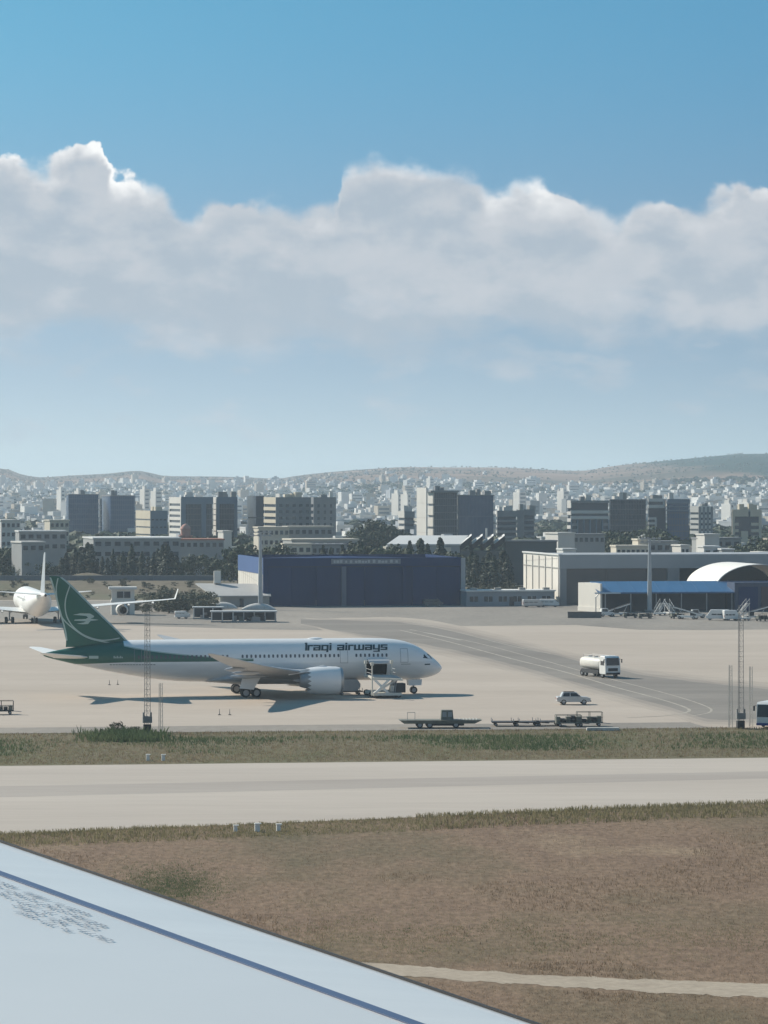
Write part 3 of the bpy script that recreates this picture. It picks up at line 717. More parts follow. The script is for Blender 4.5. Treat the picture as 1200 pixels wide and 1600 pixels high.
# ---------------------------------------------------------------- the viewer's own wing, bottom left
def build_own_wing():
    A = gp(848, 1600, EYE - 1.62)      # inner point of the leading edge
    B = gp(0, 1312, EYE - 1.45)        # outer point of the leading edge
    ax = (B - A).normalized()
    aft = Vector((-ax.y, ax.x, 0)).normalized()      # to the left of the spanwise axis = aft
    if aft.x > 0: aft = -aft
    upv = ax.cross(aft); upv = -upv if upv.z < 0 else upv
    root = thing('aircraft_wing', 'pale grey wing of the viewing aircraft with blue line along its leading edge', 'wing', A)
    LENS = [-7.2 + k * 0.6 for k in range(27)]
    def P(t, c, h): return ax * t + aft * c + upv * h
    def chord(t): return lerp(4.2, 1.7, max(0, min(1, (t + 7.2) / 15.6)))
    def loft(outline, nm, m, smooth=True, ang=None):
        rs = []
        for t in LENS:
            k = chord(t) / 3.0
            rs.append([P(t, c if c < 0.6 else 0.6 + (c - 0.6) * k, h) for c, h in outline])
        return MB().rings(rs).build(nm, m, root, smooth, ang)
    m_skin = mat('own_wing_skin', (0.60, 0.595, 0.585), 0.38, 0.03, 0.8, coat=0.25, spec=0.5)
    m_slat = mat('own_wing_slat', (0.63, 0.63, 0.62), 0.35, 0.05, 1.5, coat=0.2, streak=(0.3, 3, 1))
    # slat: rounded nose, upper skin slightly falling to the rear joint
    slat = [(0.0, -0.045), (0.005, -0.02), (0.02, -0.004), (0.05, 0.003), (0.12, 0.010), (0.26, 0.018), (0.405, 0.024), (0.405, -0.03), (0.2, -0.10), (0.05, -0.10), (0.012, -0.075)]
    loft(slat, 'leading_edge_slat', m_slat, True, 35)
    skin = [(0.425, -0.03), (0.425, 0.024), (0.50, 0.0275), (0.9, 0.042), (1.6, 0.055), (2.4, 0.04), (3.2, -0.05), (3.2, -0.07), (2.2, -0.26), (1.2, -0.30), (0.6, -0.20)]
    loft(skin, 'wing_panel', m_skin, True, 35)
    m_blue = mat('gap_shade_blue', (0.070, 0.105, 0.190), 0.5, 0.12, 2.0)
    loft([(0.400, 0.0278), (0.445, 0.0298), (0.445, 0.0255), (0.400, 0.0215)], 'joint_line', m_blue, False)  # blue strip laid over the slat gap in place of its shade
    m_seal = mat('edge_seal', (0.030, 0.030, 0.034), 0.6, 0.2, 3.0)
    loft([(-0.012, -0.05), (-0.006, -0.012), (0.012, 0.004), (0.022, 0.0045), (0.022, -0.004), (0.0, -0.03)], 'edge_seal', m_seal, True, 40)
    # worn lettering: rows of small dark strokes on the panel, too faint to read
    rng = random.Random(5)
    m_ink = mat('stencil_ink', (0.15, 0.17, 0.21), 0.7, 0.3, 20)
    for row, (c0, t0, t1) in enumerate(((0.515, 2.35, 3.1), (0.57, 2.05, 2.95), (0.625, 1.95, 2.85), (0.68, 1.85, 2.45), (0.735, 1.8, 2.3))):
        mb = MB(); t = t1
        while t > t0:
            word = rng.randint(2, 7)
            for k in range(word):
                w = rng.uniform(0.026, 0.036); l = rng.uniform(0.026, 0.036); q = 0.007; e = 0.006
                for (a, b, c, d) in ([(0, 0, w, e), (0, l - e, w, l), (0, e, q, l - e)], [(0, 0, q, l), (w - q, 0, w, l)], [(w / 2, 0, w / 2 + q, l - e), (0, l - e, w, l)], [(0, 0, w, e), (0, l / 2, w, l / 2 + e), (0, e, q, l / 2)])[rng.randint(0, 3)]:
                    hh = lambda cc: 0.0335 + 0.040 * (cc - 0.5)
                    mb.poly([P(t + a, c0 + b, hh(c0 + b)), P(t + c, c0 + b, hh(c0 + b)), P(t + c, c0 + d, hh(c0 + d)), P(t + a, c0 + d, hh(c0 + d))])
                t -= w + 0.012
            t -= rng.uniform(0.03, 0.09)
        o = mb.build('stencil_lettering', m_ink, root); o['kind'] = 'stuff'
    return root
build_own_wing()
# ---------------------------------------------------------------- vehicles and ground equipment
M_VWHITE = mat('vehicle_white', (0.72, 0.71, 0.68), 0.4, 0.08, 1.5, coat=0.2)
M_VSILVER = mat('vehicle_silver', (0.50, 0.50, 0.49), 0.35, 0.06, 1.5, metal=0.2, coat=0.2)
M_VBLUE = mat('vehicle_blue', (0.03, 0.06, 0.22), 0.4, 0.1, 1.5)
M_CREAM = mat('loader_cream', (0.66, 0.63, 0.55), 0.55, 0.12, 1.2)
M_OLIVE = mat('equipment_olive', (0.16, 0.165, 0.14), 0.7, 0.25, 1.5)
M_CHASSIS = mat('chassis_dark', (0.035, 0.036, 0.04), 0.7, 0.25, 2)
M_LAMP = mat('lamp_lens', (0.75, 0.75, 0.7), 0.2, 0.05, 3)
M_REDLAMP = mat('tail_lamp_red', (0.35, 0.02, 0.02), 0.3, 0.1, 3)
M_STEEL = mat('galvanised_steel', (0.36, 0.37, 0.37), 0.5, 0.15, 2, metal=0.3)

def add_wheel(root, x, y, r, w):
    t = MB(); q = MB(); wheel(t, q, (x, y, r), r, w, 16)
    to = t.build('wheel', M_DARK, root, True, 35); q.build('wheel_rim', M_GREYMETAL, to, True, 35)
def taper(mb, x0, x1, z0, x0t, x1t, z1, w, wt):
    """frustum: bottom rectangle x0..x1 by w at z0, top rectangle x0t..x1t by wt at z1"""
    mb.rings([[(x0, -w / 2, z0), (x1, -w / 2, z0), (x1, w / 2, z0), (x0, w / 2, z0)], [(x0t, -wt / 2, z1), (x1t, -wt / 2, z1), (x1t, wt / 2, z1), (x0t, wt / 2, z1)]])
    return mb
def body_profile(pts, w, crown=0.06):
    """loft a side profile (x, z) across the width with softened flanks"""
    zc = sum(p[1] for p in pts) / len(pts); xc = sum(p[0] for p in pts) / len(pts)
    rs = []
    for y, k in ((-w / 2, 0.93), (-w / 2 + 0.07, 0.985), (-w * 0.25, 1.0), (w * 0.25, 1.0), (w / 2 - 0.07, 0.985), (w / 2, 0.93)):
        rs.append([(xc + (x - xc) * (0.5 + 0.5 * k), y, zc + (z - zc) * k) for x, z in pts])
    return MB().rings(rs)

def pickup(label, loc, rz):
    root = thing('pickup_car', label, 'car', loc, rz)
    L = 2.3
    pr = [(-L, 0.45), (-L, 0.98), (-L + .1, 1.06), (-0.95, 1.07), (0.85, 1.08), (1.95, 0.98), (L - .05, 0.86), (L, 0.5), (L - .2, 0.36), (-L + .2, 0.36)]
    body_profile(pr, 1.82).build('car_body', M_VSILVER, root, True, 35)
    taper(MB(), -1.75, 1.05, 1.05, -1.45, 0.35, 1.66, 1.70, 1.42).build('cabin_roof', M_VSILVER, root, False)
    for sy in (-1, 1):
        for a, b, at, bt in ((-1.5, -0.55, -1.32, -0.55), (-0.45, 0.82, -0.45, 0.32)):
            MB().poly([(a, sy * .855, 1.12), (b, sy * .855, 1.12), (bt, sy * .74, 1.58), (at, sy * .74, 1.58)]).build('side_window', M_GLASS, root)
        MB().box(L - .12, sy * .62 - .18, .72, L + .015, sy * .62 + .18, .86).build('headlight', M_LAMP, root)
        MB().box(-L - .015, sy * .72 - .1, .70, -L + .1, sy * .72 + .1, .95).build('tail_light', M_REDLAMP, root)
        MB().box(0.62, sy * .90 - .08, 1.12, 0.78, sy * .90 + .08, 1.26).build('wing_mirror', M_CHASSIS, root)
    MB().poly([(0.98, -.78, 1.12), (0.98, .78, 1.12), (0.40, .66, 1.60), (0.40, -.66, 1.60)]).build('windscreen', M_GLASS, root)
    MB().box(L - .02, -.85, .38, L + .06, .85, .56).build('bumper', M_CHASSIS, root)
    MB().box(-1.3, -.62, 1.665, 0.2, -.55, 1.72).box(-1.3, .55, 1.665, 0.2, .62, 1.72).build('roof_rail', M_CHASSIS, root)
    for x in (-1.38, 1.38):
        for sy in (-1, 1): add_wheel(root, x, sy * .80, .36, .24)
    return root
def van(label, loc, rz, group=None, colour=None, L=2.6, H=2.1, name='van', cat='van'):
    root = thing(name, label, cat, loc, rz, group)
    pr = [(-L, .4), (-L, H - .15), (-L + .15, H), (L - 1.1, H), (L - .35, 1.15), (L, .98), (L, .45), (L - .2, .34), (-L + .2, .34)]
    body_profile(pr, 1.95).build('van_body', colour or M_VWHITE, root, True, 35)
    for sy in (-1, 1):
        n = 3
        for k in range(n):
            a = lerp(-L + .3, L - 1.25, k / n); b = lerp(-L + .3, L - 1.25, (k + 1) / n) - .12
            MB().poly([(a, sy * .985, 1.15), (b, sy * .985, 1.15), (b, sy * .955, H - .3), (a, sy * .955, H - .3)]).build('side_window', M_GLASS, root)
        MB().box(L - .05, sy * .7 - .16, .68, L + .03, sy * .7 + .16, .86).build('headlight', M_LAMP, root)
        MB().box(-L - .03, sy * .82 - .08, .8, -L + .03, sy * .82 + .08, 1.2).build('tail_light', M_REDLAMP, root)
    MB().poly([(L - .33, -.82, 1.2), (L - .33, .82, 1.2), (L - 1.0, .74, H - .06), (L - 1.0, -.74, H - .06)]).build('windscreen', M_GLASS, root)
    for x in (-L + .95, L - .95):
        for sy in (-1, 1): add_wheel(root, x, sy * .86, .34, .22)
    return root
def tanker(loc, rz):
    root = thing('fuel_tanker', 'white fuel tanker truck with dark windscreen on the taxilane', 'truck', loc, rz)
    # x forward; cab at +x
    MB().box(-4.6, -.45, .75, 4.0, .45, 1.05).build('chassis', M_CHASSIS, root)
    pr = [(2.55, .75), (2.55, 3.25), (2.8, 3.42), (4.2, 3.38), (4.55, 3.1), (4.75, 1.95), (4.8, .62), (4.3, .55), (2.7, .55)]
    body_profile(pr, 2.55).build('cab', M_VWHITE, root, True, 30)
    MB().poly([(4.815, -1.1, 1.98), (4.815, 1.1, 1.98), (4.61, 1.04, 3.12), (4.61, -1.04, 3.12)]).build('windscreen', M_GLASS, root)
    MB().box(4.70, -1.15, .55, 4.92, 1.15, .85).build('bumper', M_CHASSIS, root)
    MB().box(4.74, -.8, 1.1, 4.84, .8, 1.55).build('grille', M_CHASSIS, root)
    for sy in (-1, 1):
        MB().poly([(3.0, sy * 1.285, 1.95), (4.35, sy * 1.285, 1.95), (4.2, sy * 1.27, 2.95), (3.0, sy * 1.27, 2.95)]).build('side_window', M_GLASS, root)
        MB().box(4.80, sy * .95 - .16, .9, 4.90, sy * .95 + .16, 1.1).build('headlight', M_LAMP, root)
        MB().tube((4.5, sy * 1.3, 2.9), (4.75, sy * 1.55, 2.9), .03).box(4.68, sy * 1.52 - .08, 2.35, 4.78, sy * 1.52 + .08, 2.9).build('wing_mirror', M_CHASSIS, root)
        MB().box(-3.9, sy * 1.22 - .04, .55, 2.1, sy * 1.22 + .04, 1.15).build('side_guard', M_CHASSIS, root)
    rs = []
    for x, k in ((-4.7, .78), (-4.62, .95), (-4.4, 1), (1.9, 1), (2.15, .95), (2.25, .78)):
        rs.append([(x, 1.26 * k * math.copysign(abs(math.cos(t)) ** .7, math.cos(t)), 2.08 + .92 * k * math.copysign(abs(math.sin(t)) ** .7, math.sin(t))) for t in [2 * math.pi * i / 24 for i in range(24)]])
    MB().rings(rs).build('tank', mat('tank_white', (0.66, 0.63, 0.57), 0.45, 0.08, 1.0), root, True, 40)
    for x in (-3.3, -1.2, 0.9): MB().lathe([(2.98, .32), (3.14, .32), (3.16, .02)], (x, 0, 0), 'z', 14).build('tank_hatch', M_STEEL, root)
    mb = MB()
    for y in (-.75, .75):
        mb.tube((-4.2, y, 3.35), (1.8, y, 3.35), .03, n=6)
        for x in (-4.2, -2.2, -.2, 1.8): mb.tube((x, y, 2.85), (x, y, 3.35), .025, n=6)
    mb.build('tank_railing', M_STEEL, root)
    for x in (-3.9, -2.6, 3.4):
        for sy in (-1, 1): add_wheel(root, x, sy * 1.08, .52, .34)
    return root
def bus(loc, rz):
    root = thing('apron_bus', 'white and blue passenger bus cut by the right edge, wide dark windscreen', 'bus', loc, rz)
    L, W, H = 6.6, 2.9, 3.15
    pr = [(-L, .4), (-L, H - .2), (-L + .2, H), (L - .3, H), (L - .05, H - .25), (L + .05, 1.3), (L, .4), (L - .2, .3), (-L + .2, .3)]
    body_profile(pr, W).build('bus_body', M_VWHITE, root, True, 30)
    MB().poly([(L + .07, -1.28, 1.35), (L + .07, 1.28, 1.35), (L - .02, 1.22, 2.85), (L - .02, -1.22, 2.85)]).build('windscreen', M_GLASS, root)
    MB().box(L - .06, -1.38, .32, L + .09, 1.38, .62).build('bumper', M_VBLUE, root)
    for sy in (-1, 1):
        for k in range(6):
            a = -L + .4 + k * 2.08
            MB().poly([(a, sy * (W / 2 + .006), 1.2), (a + 1.95, sy * (W / 2 + .006), 1.2), (a + 1.95, sy * (W / 2 - .035), 2.65), (a, sy * (W / 2 - .035), 2.65)]).build('side_window', M_GLASS, root)
        MB().poly([(-L + .2, sy * (W / 2 + .012), .42), (L - .2, sy * (W / 2 + .012), .42), (L - .2, sy * (W / 2 + .012), .78), (-L + .2, sy * (W / 2 + .012), .78)]).build('blue_stripe', M_VBLUE, root)
        MB().lathe([(L + .03, .02), (L + .09, .17), (L + .02, .19)], (0, sy * .98, .92), 'x', 12).build('headlight', M_LAMP, root)
        MB().tube((L - .2, sy * 1.4, 2.7), (L + .25, sy * 1.62, 2.7), .03).box(L + .2, sy * 1.6 - .1, 2.1, L + .3, sy * 1.6 + .1, 2.7).build('wing_mirror', M_CHASSIS, root)
    for x in (-4.2, 4.2):
        for sy in (-1, 1): add_wheel(root, x, sy * 1.28, .48, .3)
    return root

def highloader(loc, rz):
    """container loader at the forward cargo door; y points away from the fuselage (towards the viewer = -y)"""
    root = thing('cargo_loader', 'cream scissor-lift cargo loader under the open cargo door', 'loader', loc, rz)
    # base chassis with wheels
    MB().box(-2.0, -6.6, .35, 2.0, 1.2, .72).build('chassis', M_CREAM, root)
    for x in (-1.75, 1.75):
        for y in (-5.6, -3.8, .4): 
            t = MB(); q = MB(); wheel(t, q, (x, y, .42), .42, .36, 16)
            to = t.build('wheel', M_DARK, root, True, 35); q.build('wheel_rim', M_GREYMETAL, to, True, 35)
    # main platform, tilted a little as in the photograph
    dk = MB().rings([[(-2.05, -6.5, 2.55), (2.2, -6.5, 2.40), (2.2, -1.7, 2.62), (-2.05, -1.7, 2.8)], [(-2.05, -6.5, 2.86), (2.2, -6.5, 2.62), (2.2, -1.7, 2.86), (-2.05, -1.7, 3.02)]])
    d = dk.build('platform', M_CREAM, root)
    mb = MB()
    for k in range(9): mb.tube((-1.85, -6.2 + k * .5, 2.93 + .01 * k), (2.0, -6.2 + k * .5, 2.72 + .018 * k), .06, n=6)
    mb.build('platform_rollers', M_STEEL, d)['kind'] = 'stuff'
    MB().box(-2.05, -1.55, 2.62, 2.05, 0.9, 2.86).build('bridge_platform', M_CREAM, root)
    for y in (-6.3, -5.95):
        MB().rings([[(-1.95, y, .75), (-1.55, y, .72), (-1.55, y + .22, .72), (-1.95, y + .22, .75)], [(1.15, y, 2.5), (1.55, y, 2.5), (1.55, y + .22, 2.5), (1.15, y + .22, 2.5)]]).build('scissor_arm', mat('arm_white', (0.78, 0.77, 0.73), .45, .06, 1), root)
        y += .24 if y < -6.1 else -.24
    for y in (-6.54,):
        MB().rings([[(-0.1, y, .72), (0.34, y, .72), (0.34, y + .2, .72), (-.1, y + .2, .72)], [(-1.95, y, 2.5), (-1.5, y, 2.5), (-1.5, y + .2, 2.5), (-1.95, y + .2, 2.5)]]).build('scissor_arm', MATS['arm_white'], root)
        MB().rings([[(-1.95, y - .22, .72), (-1.5, y - .22, .72), (-1.5, y - .02, .72), (-1.95, y - .02, .72)], [(-.1, y - .22, 2.5), (0.34, y - .22, 2.5), (0.34, y - .02, 2.5), (-.1, y - .02, 2.5)]]).build('scissor_arm', MATS['arm_white'], root)
    for x in (0.75, 1.2):
        MB().rings([[(x, -3.4, .72), (x + .3, -3.4, .72), (x + .3, -2.9, .72), (x, -2.9, .72)], [(x, -6.0, 2.45), (x + .3, -6.0, 2.45), (x + .3, -5.5, 2.45), (x, -5.5, 2.45)]]).build('scissor_arm', M_GREYMETAL, root)
    # posts, engine housing, operator stand
    for x, y, z in ((-2.15, -6.45, .4), (-2.15, -1.2, 2.8), (1.55, -1.2, 2.8)):
        MB().box(x - .09, y - .09, z, x + .09, y + .09, 5.0).box(x - .2, y - .2, 4.55, x + .2, y + .2, 5.0).build('guide_post', M_CREAM, root)
    for x in (-2.15, 1.55):
        for z in (3.4, 3.9): MB().tube((x, -6.2 if x < 0 else -4.2, z), (x, -1.2, z), .03, n=6).build('handrail', M_STEEL, root)
    MB().box(1.0, -6.35, .74, 2.6, -4.3, 2.0).build('engine_housing', M_CHASSIS, root)
    MB().box(0.45, -6.4, .9, 0.95, -5.7, 1.7).build('control_box', M_CREAM, root)
    for k in range(4): MB().tube((0.4 + k * .22, -6.5, .75), (0.7 + k * .2, -6.3, 2.3), .05, n=6).build('hydraulic_ram', M_STEEL, root)
    return root
def container_dolly(label, loc, rz, colour, group=None, box=True):
    root = thing('container_dolly', label, 'dolly', loc, rz, group)
    MB().box(-1.7, -1.15, .42, 1.7, 1.15, .56).build('dolly_deck', M_CHASSIS, root)
    for x in (-1.2, 1.2):
        for sy in (-1, 1): add_wheel(root, x, sy * .9, .2, .14)
    MB().tube((1.7, 0, .4), (2.9, 0, .32), .05, n=6).build('tow_bar', M_STEEL, root)
    for x in (-1.66, 1.66):
        for y in (-1.1, 1.1): MB().tube((x, y, .56), (x, y, .95), .04, n=6).build('corner_stop', M_STEEL, root)
    return root
def air_container(label, loc, rz, m, group=None):
    root = thing('cargo_container', label, 'container', loc, rz, group)
    MB().prism([(-1.0, 0), (-1.0, 1.62), (1.0, 1.62), (1.45, 1.0), (1.45, .55), (1.0, 0)], -.75, .75, axis=1).build('container_shell', m, root)
    for x in (-.98, .98): MB().box(x - .05, -.765, .02, x + .05, -.752, 1.6).build('edge_rail', M_STEEL, root)
    return root

HZ = 0.082
def on_axis(px, py): p = gp(px, py); p.z = HZ; return p
P_ = gp(602, 1093)
# beside the cargo door: door centre in aircraft coordinates -> world
def hero_pt(st, y, z=0.0):
    v = Matrix.Rotation(R(10.2), 4, 'Z') @ Vector((XG - st, y, z)); b = HERO.location
    return Vector((b.x + v.x, b.y + v.y, HZ + z))
highloader(hero_pt(9.75, -3.9), R(10.2))
for k, (st, y) in enumerate(((13.6, -1.5), (16.0, 3.8))):
    container_dolly(('low flat dolly parked under the belly between engine and cargo loader', 'low flat dolly on the far side under the fuselage')[k], hero_pt(st, y), R(10.2), None)
p = hero_pt(13.6, -1.5); p.z += .57
air_container('grey cargo container on the dolly between engine and cargo loader', p, R(10.2), M_GREYMETAL)
p = hero_pt(16.0, 3.8); p.z += .57
air_container('white cargo container glimpsed beneath the fuselage by the engine', p, R(10.2), M_VWHITE)

# tanker, car, bus
p = on_axis(957, 1060.5); tanker((p.x - math.sin(R(22)) * 4.6, p.y + math.cos(R(22)) * 4.6, HZ), R(-68))
p = on_axis(896, 1102); pickup('silver pickup car with roof rails parked alone on the apron', (p.x, p.y + .8, HZ), R(4))
p = on_axis(1199, 1139); bus((p.x + 6.6 * math.sin(R(24)), p.y + 6.6 * math.cos(R(24)), HZ), R(-90 - 24))

# flat transporter at the apron edge
def transporter(loc, rz):
    root = thing('flatbed_transporter', 'low olive flatbed transporter with boxy cab at the apron edge', 'transporter', loc, rz)
    MB().rings([[(-4.3, -1.2, .55), (4.3, -1.2, .55), (4.3, 1.2, .55), (-4.3, 1.2, .55)], [(-4.9, -1.35, .98), (5.2, -1.35, .98), (5.2, 1.35, .98), (-4.9, 1.35, .98)]]).build('flatbed', M_OLIVE, root)
    MB().box(-1.0, -1.1, .3, 3.0, 1.1, .54).build('chassis', M_CHASSIS, root)
    for x in (-2.4, -1.2, 2.0):
        for sy in (-1, 1): add_wheel(root, x, sy * 1.05, .4, .3)
    taper(MB(), 0.2, 1.75, .985, .3, 1.65, 2.15, 1.4, 1.25).build('cab', M_OLIVE, root)
    for a in (.38, 1.05):
        MB().poly([(a, -.71, 1.35), (a + .52, -.71, 1.35), (a + .5, -.655, 1.95), (a + .02, -.655, 1.95)]).build('cab_window', mat('dusty_glass', (.28, .3, .3), .4, .1, 2), root)
    mb = MB(); 
    for x in (-3.9, -3.0): mb.tube((x, -1.2, .98), (x, -1.2, 1.95), .03, n=6)
    mb.tube((-3.9, -1.2, 1.95), (-3.0, -1.2, 1.95), .03, n=6); mb.build('guard_rail', M_STEEL, root)
    mb = MB()
    for k in range(7): mb.tube((2.2 + k * .4, -1.2, 1.03), (2.2 + k * .4, 1.2, 1.03), .05, n=6)
    mb.build('deck_rollers', M_STEEL, root)['kind'] = 'stuff'
    return root
p = on_axis(686, 1139); transporter((p.x, p.y + 1.2, HZ), R(3))
GR = 'empty dollies at the apron edge'
for k, (px, py, lab) in enumerate(((790, 1136, 'leftmost empty flat dolly in the row at the apron edge'), (822, 1136, 'second empty flat dolly in the row at the apron edge'), (856, 1135.5, 'third empty flat dolly in the row at the apron edge'))):
    p = on_axis(px, py); container_dolly(lab, (p.x, p.y + 1, HZ), R(2 + k * 3), None, GR)
def cage_cart(label, loc, rz, m, s=1.0):
    root = thing('baggage_cart', label, 'cart', loc, rz)
    MB().box(-1.6, -.8, .4, 1.6, .8, .52).build('cart_deck', m, root)
    mb = MB()
    for x in (-1.55, 0, 1.55):
        for y in (-.75, .75): mb.tube((x, y, .52), (x, y, 1.75 * s), .035, n=6)
    for y in (-.75, .75):
        for z in (1.1 * s, 1.75 * s): mb.tube((-1.55, y, z), (1.55, y, z), .03, n=6)
    for x in (-1.55, 1.55): mb.tube((x, -.75, 1.75 * s), (x, .75, 1.75 * s), .03, n=6)
    mb.build('cage_frame', m, root)
    rng = random.Random(int(loc[0] * 10) & 255)
    for k in range(5):
        x = -1.3 + k * .62; h = rng.uniform(.35, .8)
        b = MB().box(x - .26, -.55, .525, x + .26, .55, .525 + h).build('load_box', M_CHASSIS if k % 2 else M_OLIVE, root)
    for x in (-1.1, 1.1):
        for sy in (-1, 1): add_wheel(root, x, sy * .65, .22, .14)
    MB().tube((1.6, 0, .4), (2.6, 0, .3), .04, n=6).build('tow_bar', M_STEEL, root)
    return root
p = on_axis(888, 1136); cage_cart('olive caged baggage cart nearest the dollies at the apron edge', (p.x, p.y, HZ), R(4), M_OLIVE, .8)
p = on_axis(921, 1135.5); cage_cart('tall olive caged baggage cart at the right end of the dolly row', (p.x, p.y, HZ), R(2), M_OLIVE, 1.0)
p = on_axis(2, 1117); cage_cart('dark loaded baggage cart cut by the left edge on the apron', (p.x, p.y, HZ), R(8), M_CHASSIS, 1.0)
p = on_axis(22, 1117.5); 
def steps(label, loc, rz, m, h=2.6, name='passenger_steps'):
    root = thing(name, label, 'steps', loc, rz)
    MB().box(-1.8, -.8, .35, 1.8, .8, .62).build('chassis', m, root)
    n = int(h / .22); 
    for k in range(n):
        x = lerp(-1.7, 1.3, k / n); z = .62 + h * (k + 1) / n
        MB().box(x, -.6, z - .06, x + .34, .6, z).build('tread', m, root)
    for sy in (-1, 1):
        MB().rings([[(-1.75, sy * .66 - .03, .62), (-1.55, sy * .66 - .03, .62), (-1.55, sy * .66 + .03, .62), (-1.75, sy * .66 + .03, .62)], [(1.45, sy * .66 - .03, .6 + h), (1.65, sy * .66 - .03, .6 + h), (1.65, sy * .66 + .03, .6 + h), (1.45, sy * .66 + .03, .6 + h)]]).build('stringer', m, root)
        mb = MB().tube((-1.6, sy * .66, 1.6), (1.5, sy * .66, 1.6 + h), .035, n=6)
        for k in range(4): mb.tube((lerp(-1.6, 1.5, k / 3), sy * .66, .62 + h * k / 3), (lerp(-1.6, 1.5, k / 3), sy * .66, 1.6 + h * k / 3), .03, n=6)
        mb.build('handrail', m, root)
        MB().tube((1.4, sy * .6, .6), (1.4, sy * .6, .6 + h), .05, n=6).build('support_post', m, root)
    for x in (-1.2, 1.2):
        for sy in (-1, 1): add_wheel(root, x, sy * .7, .28, .18)
    return root
# kerb slab, cones
for px, py, w, lab in ((942, 1142, 2.0, 'pale concrete slab lying in the grass right of the carts'),):
    p = gp(px, py); tag(MB().rings([[(-w, -.5, 0), (w, -.5, 0), (w, .5, 0), (-w, .5, 0)], [(-w + .08, -.42, .35), (w - .08, -.42, .35), (w - .08, .42, .35), (-w + .08, .42, .35)]]).build('concrete_slab', mat('slab_concrete', (.5, .48, .44), .9, .15, 1), None, loc=(p.x, p.y, .06)), lab, 'slab')
for px, py, lab in ((171, 1071, 'left of two thin marker posts behind the tail shadow'), (184, 1070.5, 'right of two thin marker posts behind the tail shadow'), (343, 1118, 'left of two thin marker posts near the wing shadow tip'), (359, 1118, 'right of two thin marker posts near the wing shadow tip')):
    p = on_axis(px, py)
    r_ = thing('marker_post', lab, 'post', p, 0, 'thin marker posts on the apron')
    MB().box(-.18, -.18, 0, .18, .18, .06).build('post_base', M_CHASSIS, r_)
    MB().tube((0, 0, .06), (0, 0, .75), .06, .03, 8).build('post_rod', mat('post_rod_grey', (.25, .24, .22), .7, .2, 2), r_)
# white edge markers beside the taxiway
MK = 'white marker boxes beside the taxiway'
M_MARK = mat('marker_white', (.80, .78, .74), .6, .12, 3)
for px, py, w, h, lab in ((231, 1189, .34, .62, 'left of two small white marker boxes on the far verge'), (255, 1189, .34, .62, 'right of two small white marker boxes on the far verge'),
                          (368, 1300, .30, .50, 'leftmost small white marker box at the near taxiway edge'), (402, 1300, .42, .66, 'middle small white marker box at the near taxiway edge'), (435, 1299, .34, .55, 'rightmost small white marker box at the near taxiway edge')):
    p = gp(px, py)
    r_ = thing('edge_marker', lab, 'marker', (p.x, p.y, .03), R(8), MK)
    MB().box(-w / 2, -.15, 0, w / 2, .15, h).build('marker_panel', M_MARK, r_)
    MB().box(-w / 2 - .04, -.2, h, w / 2 + .12, .2, h + .07).build('marker_cap', M_MARK, r_)
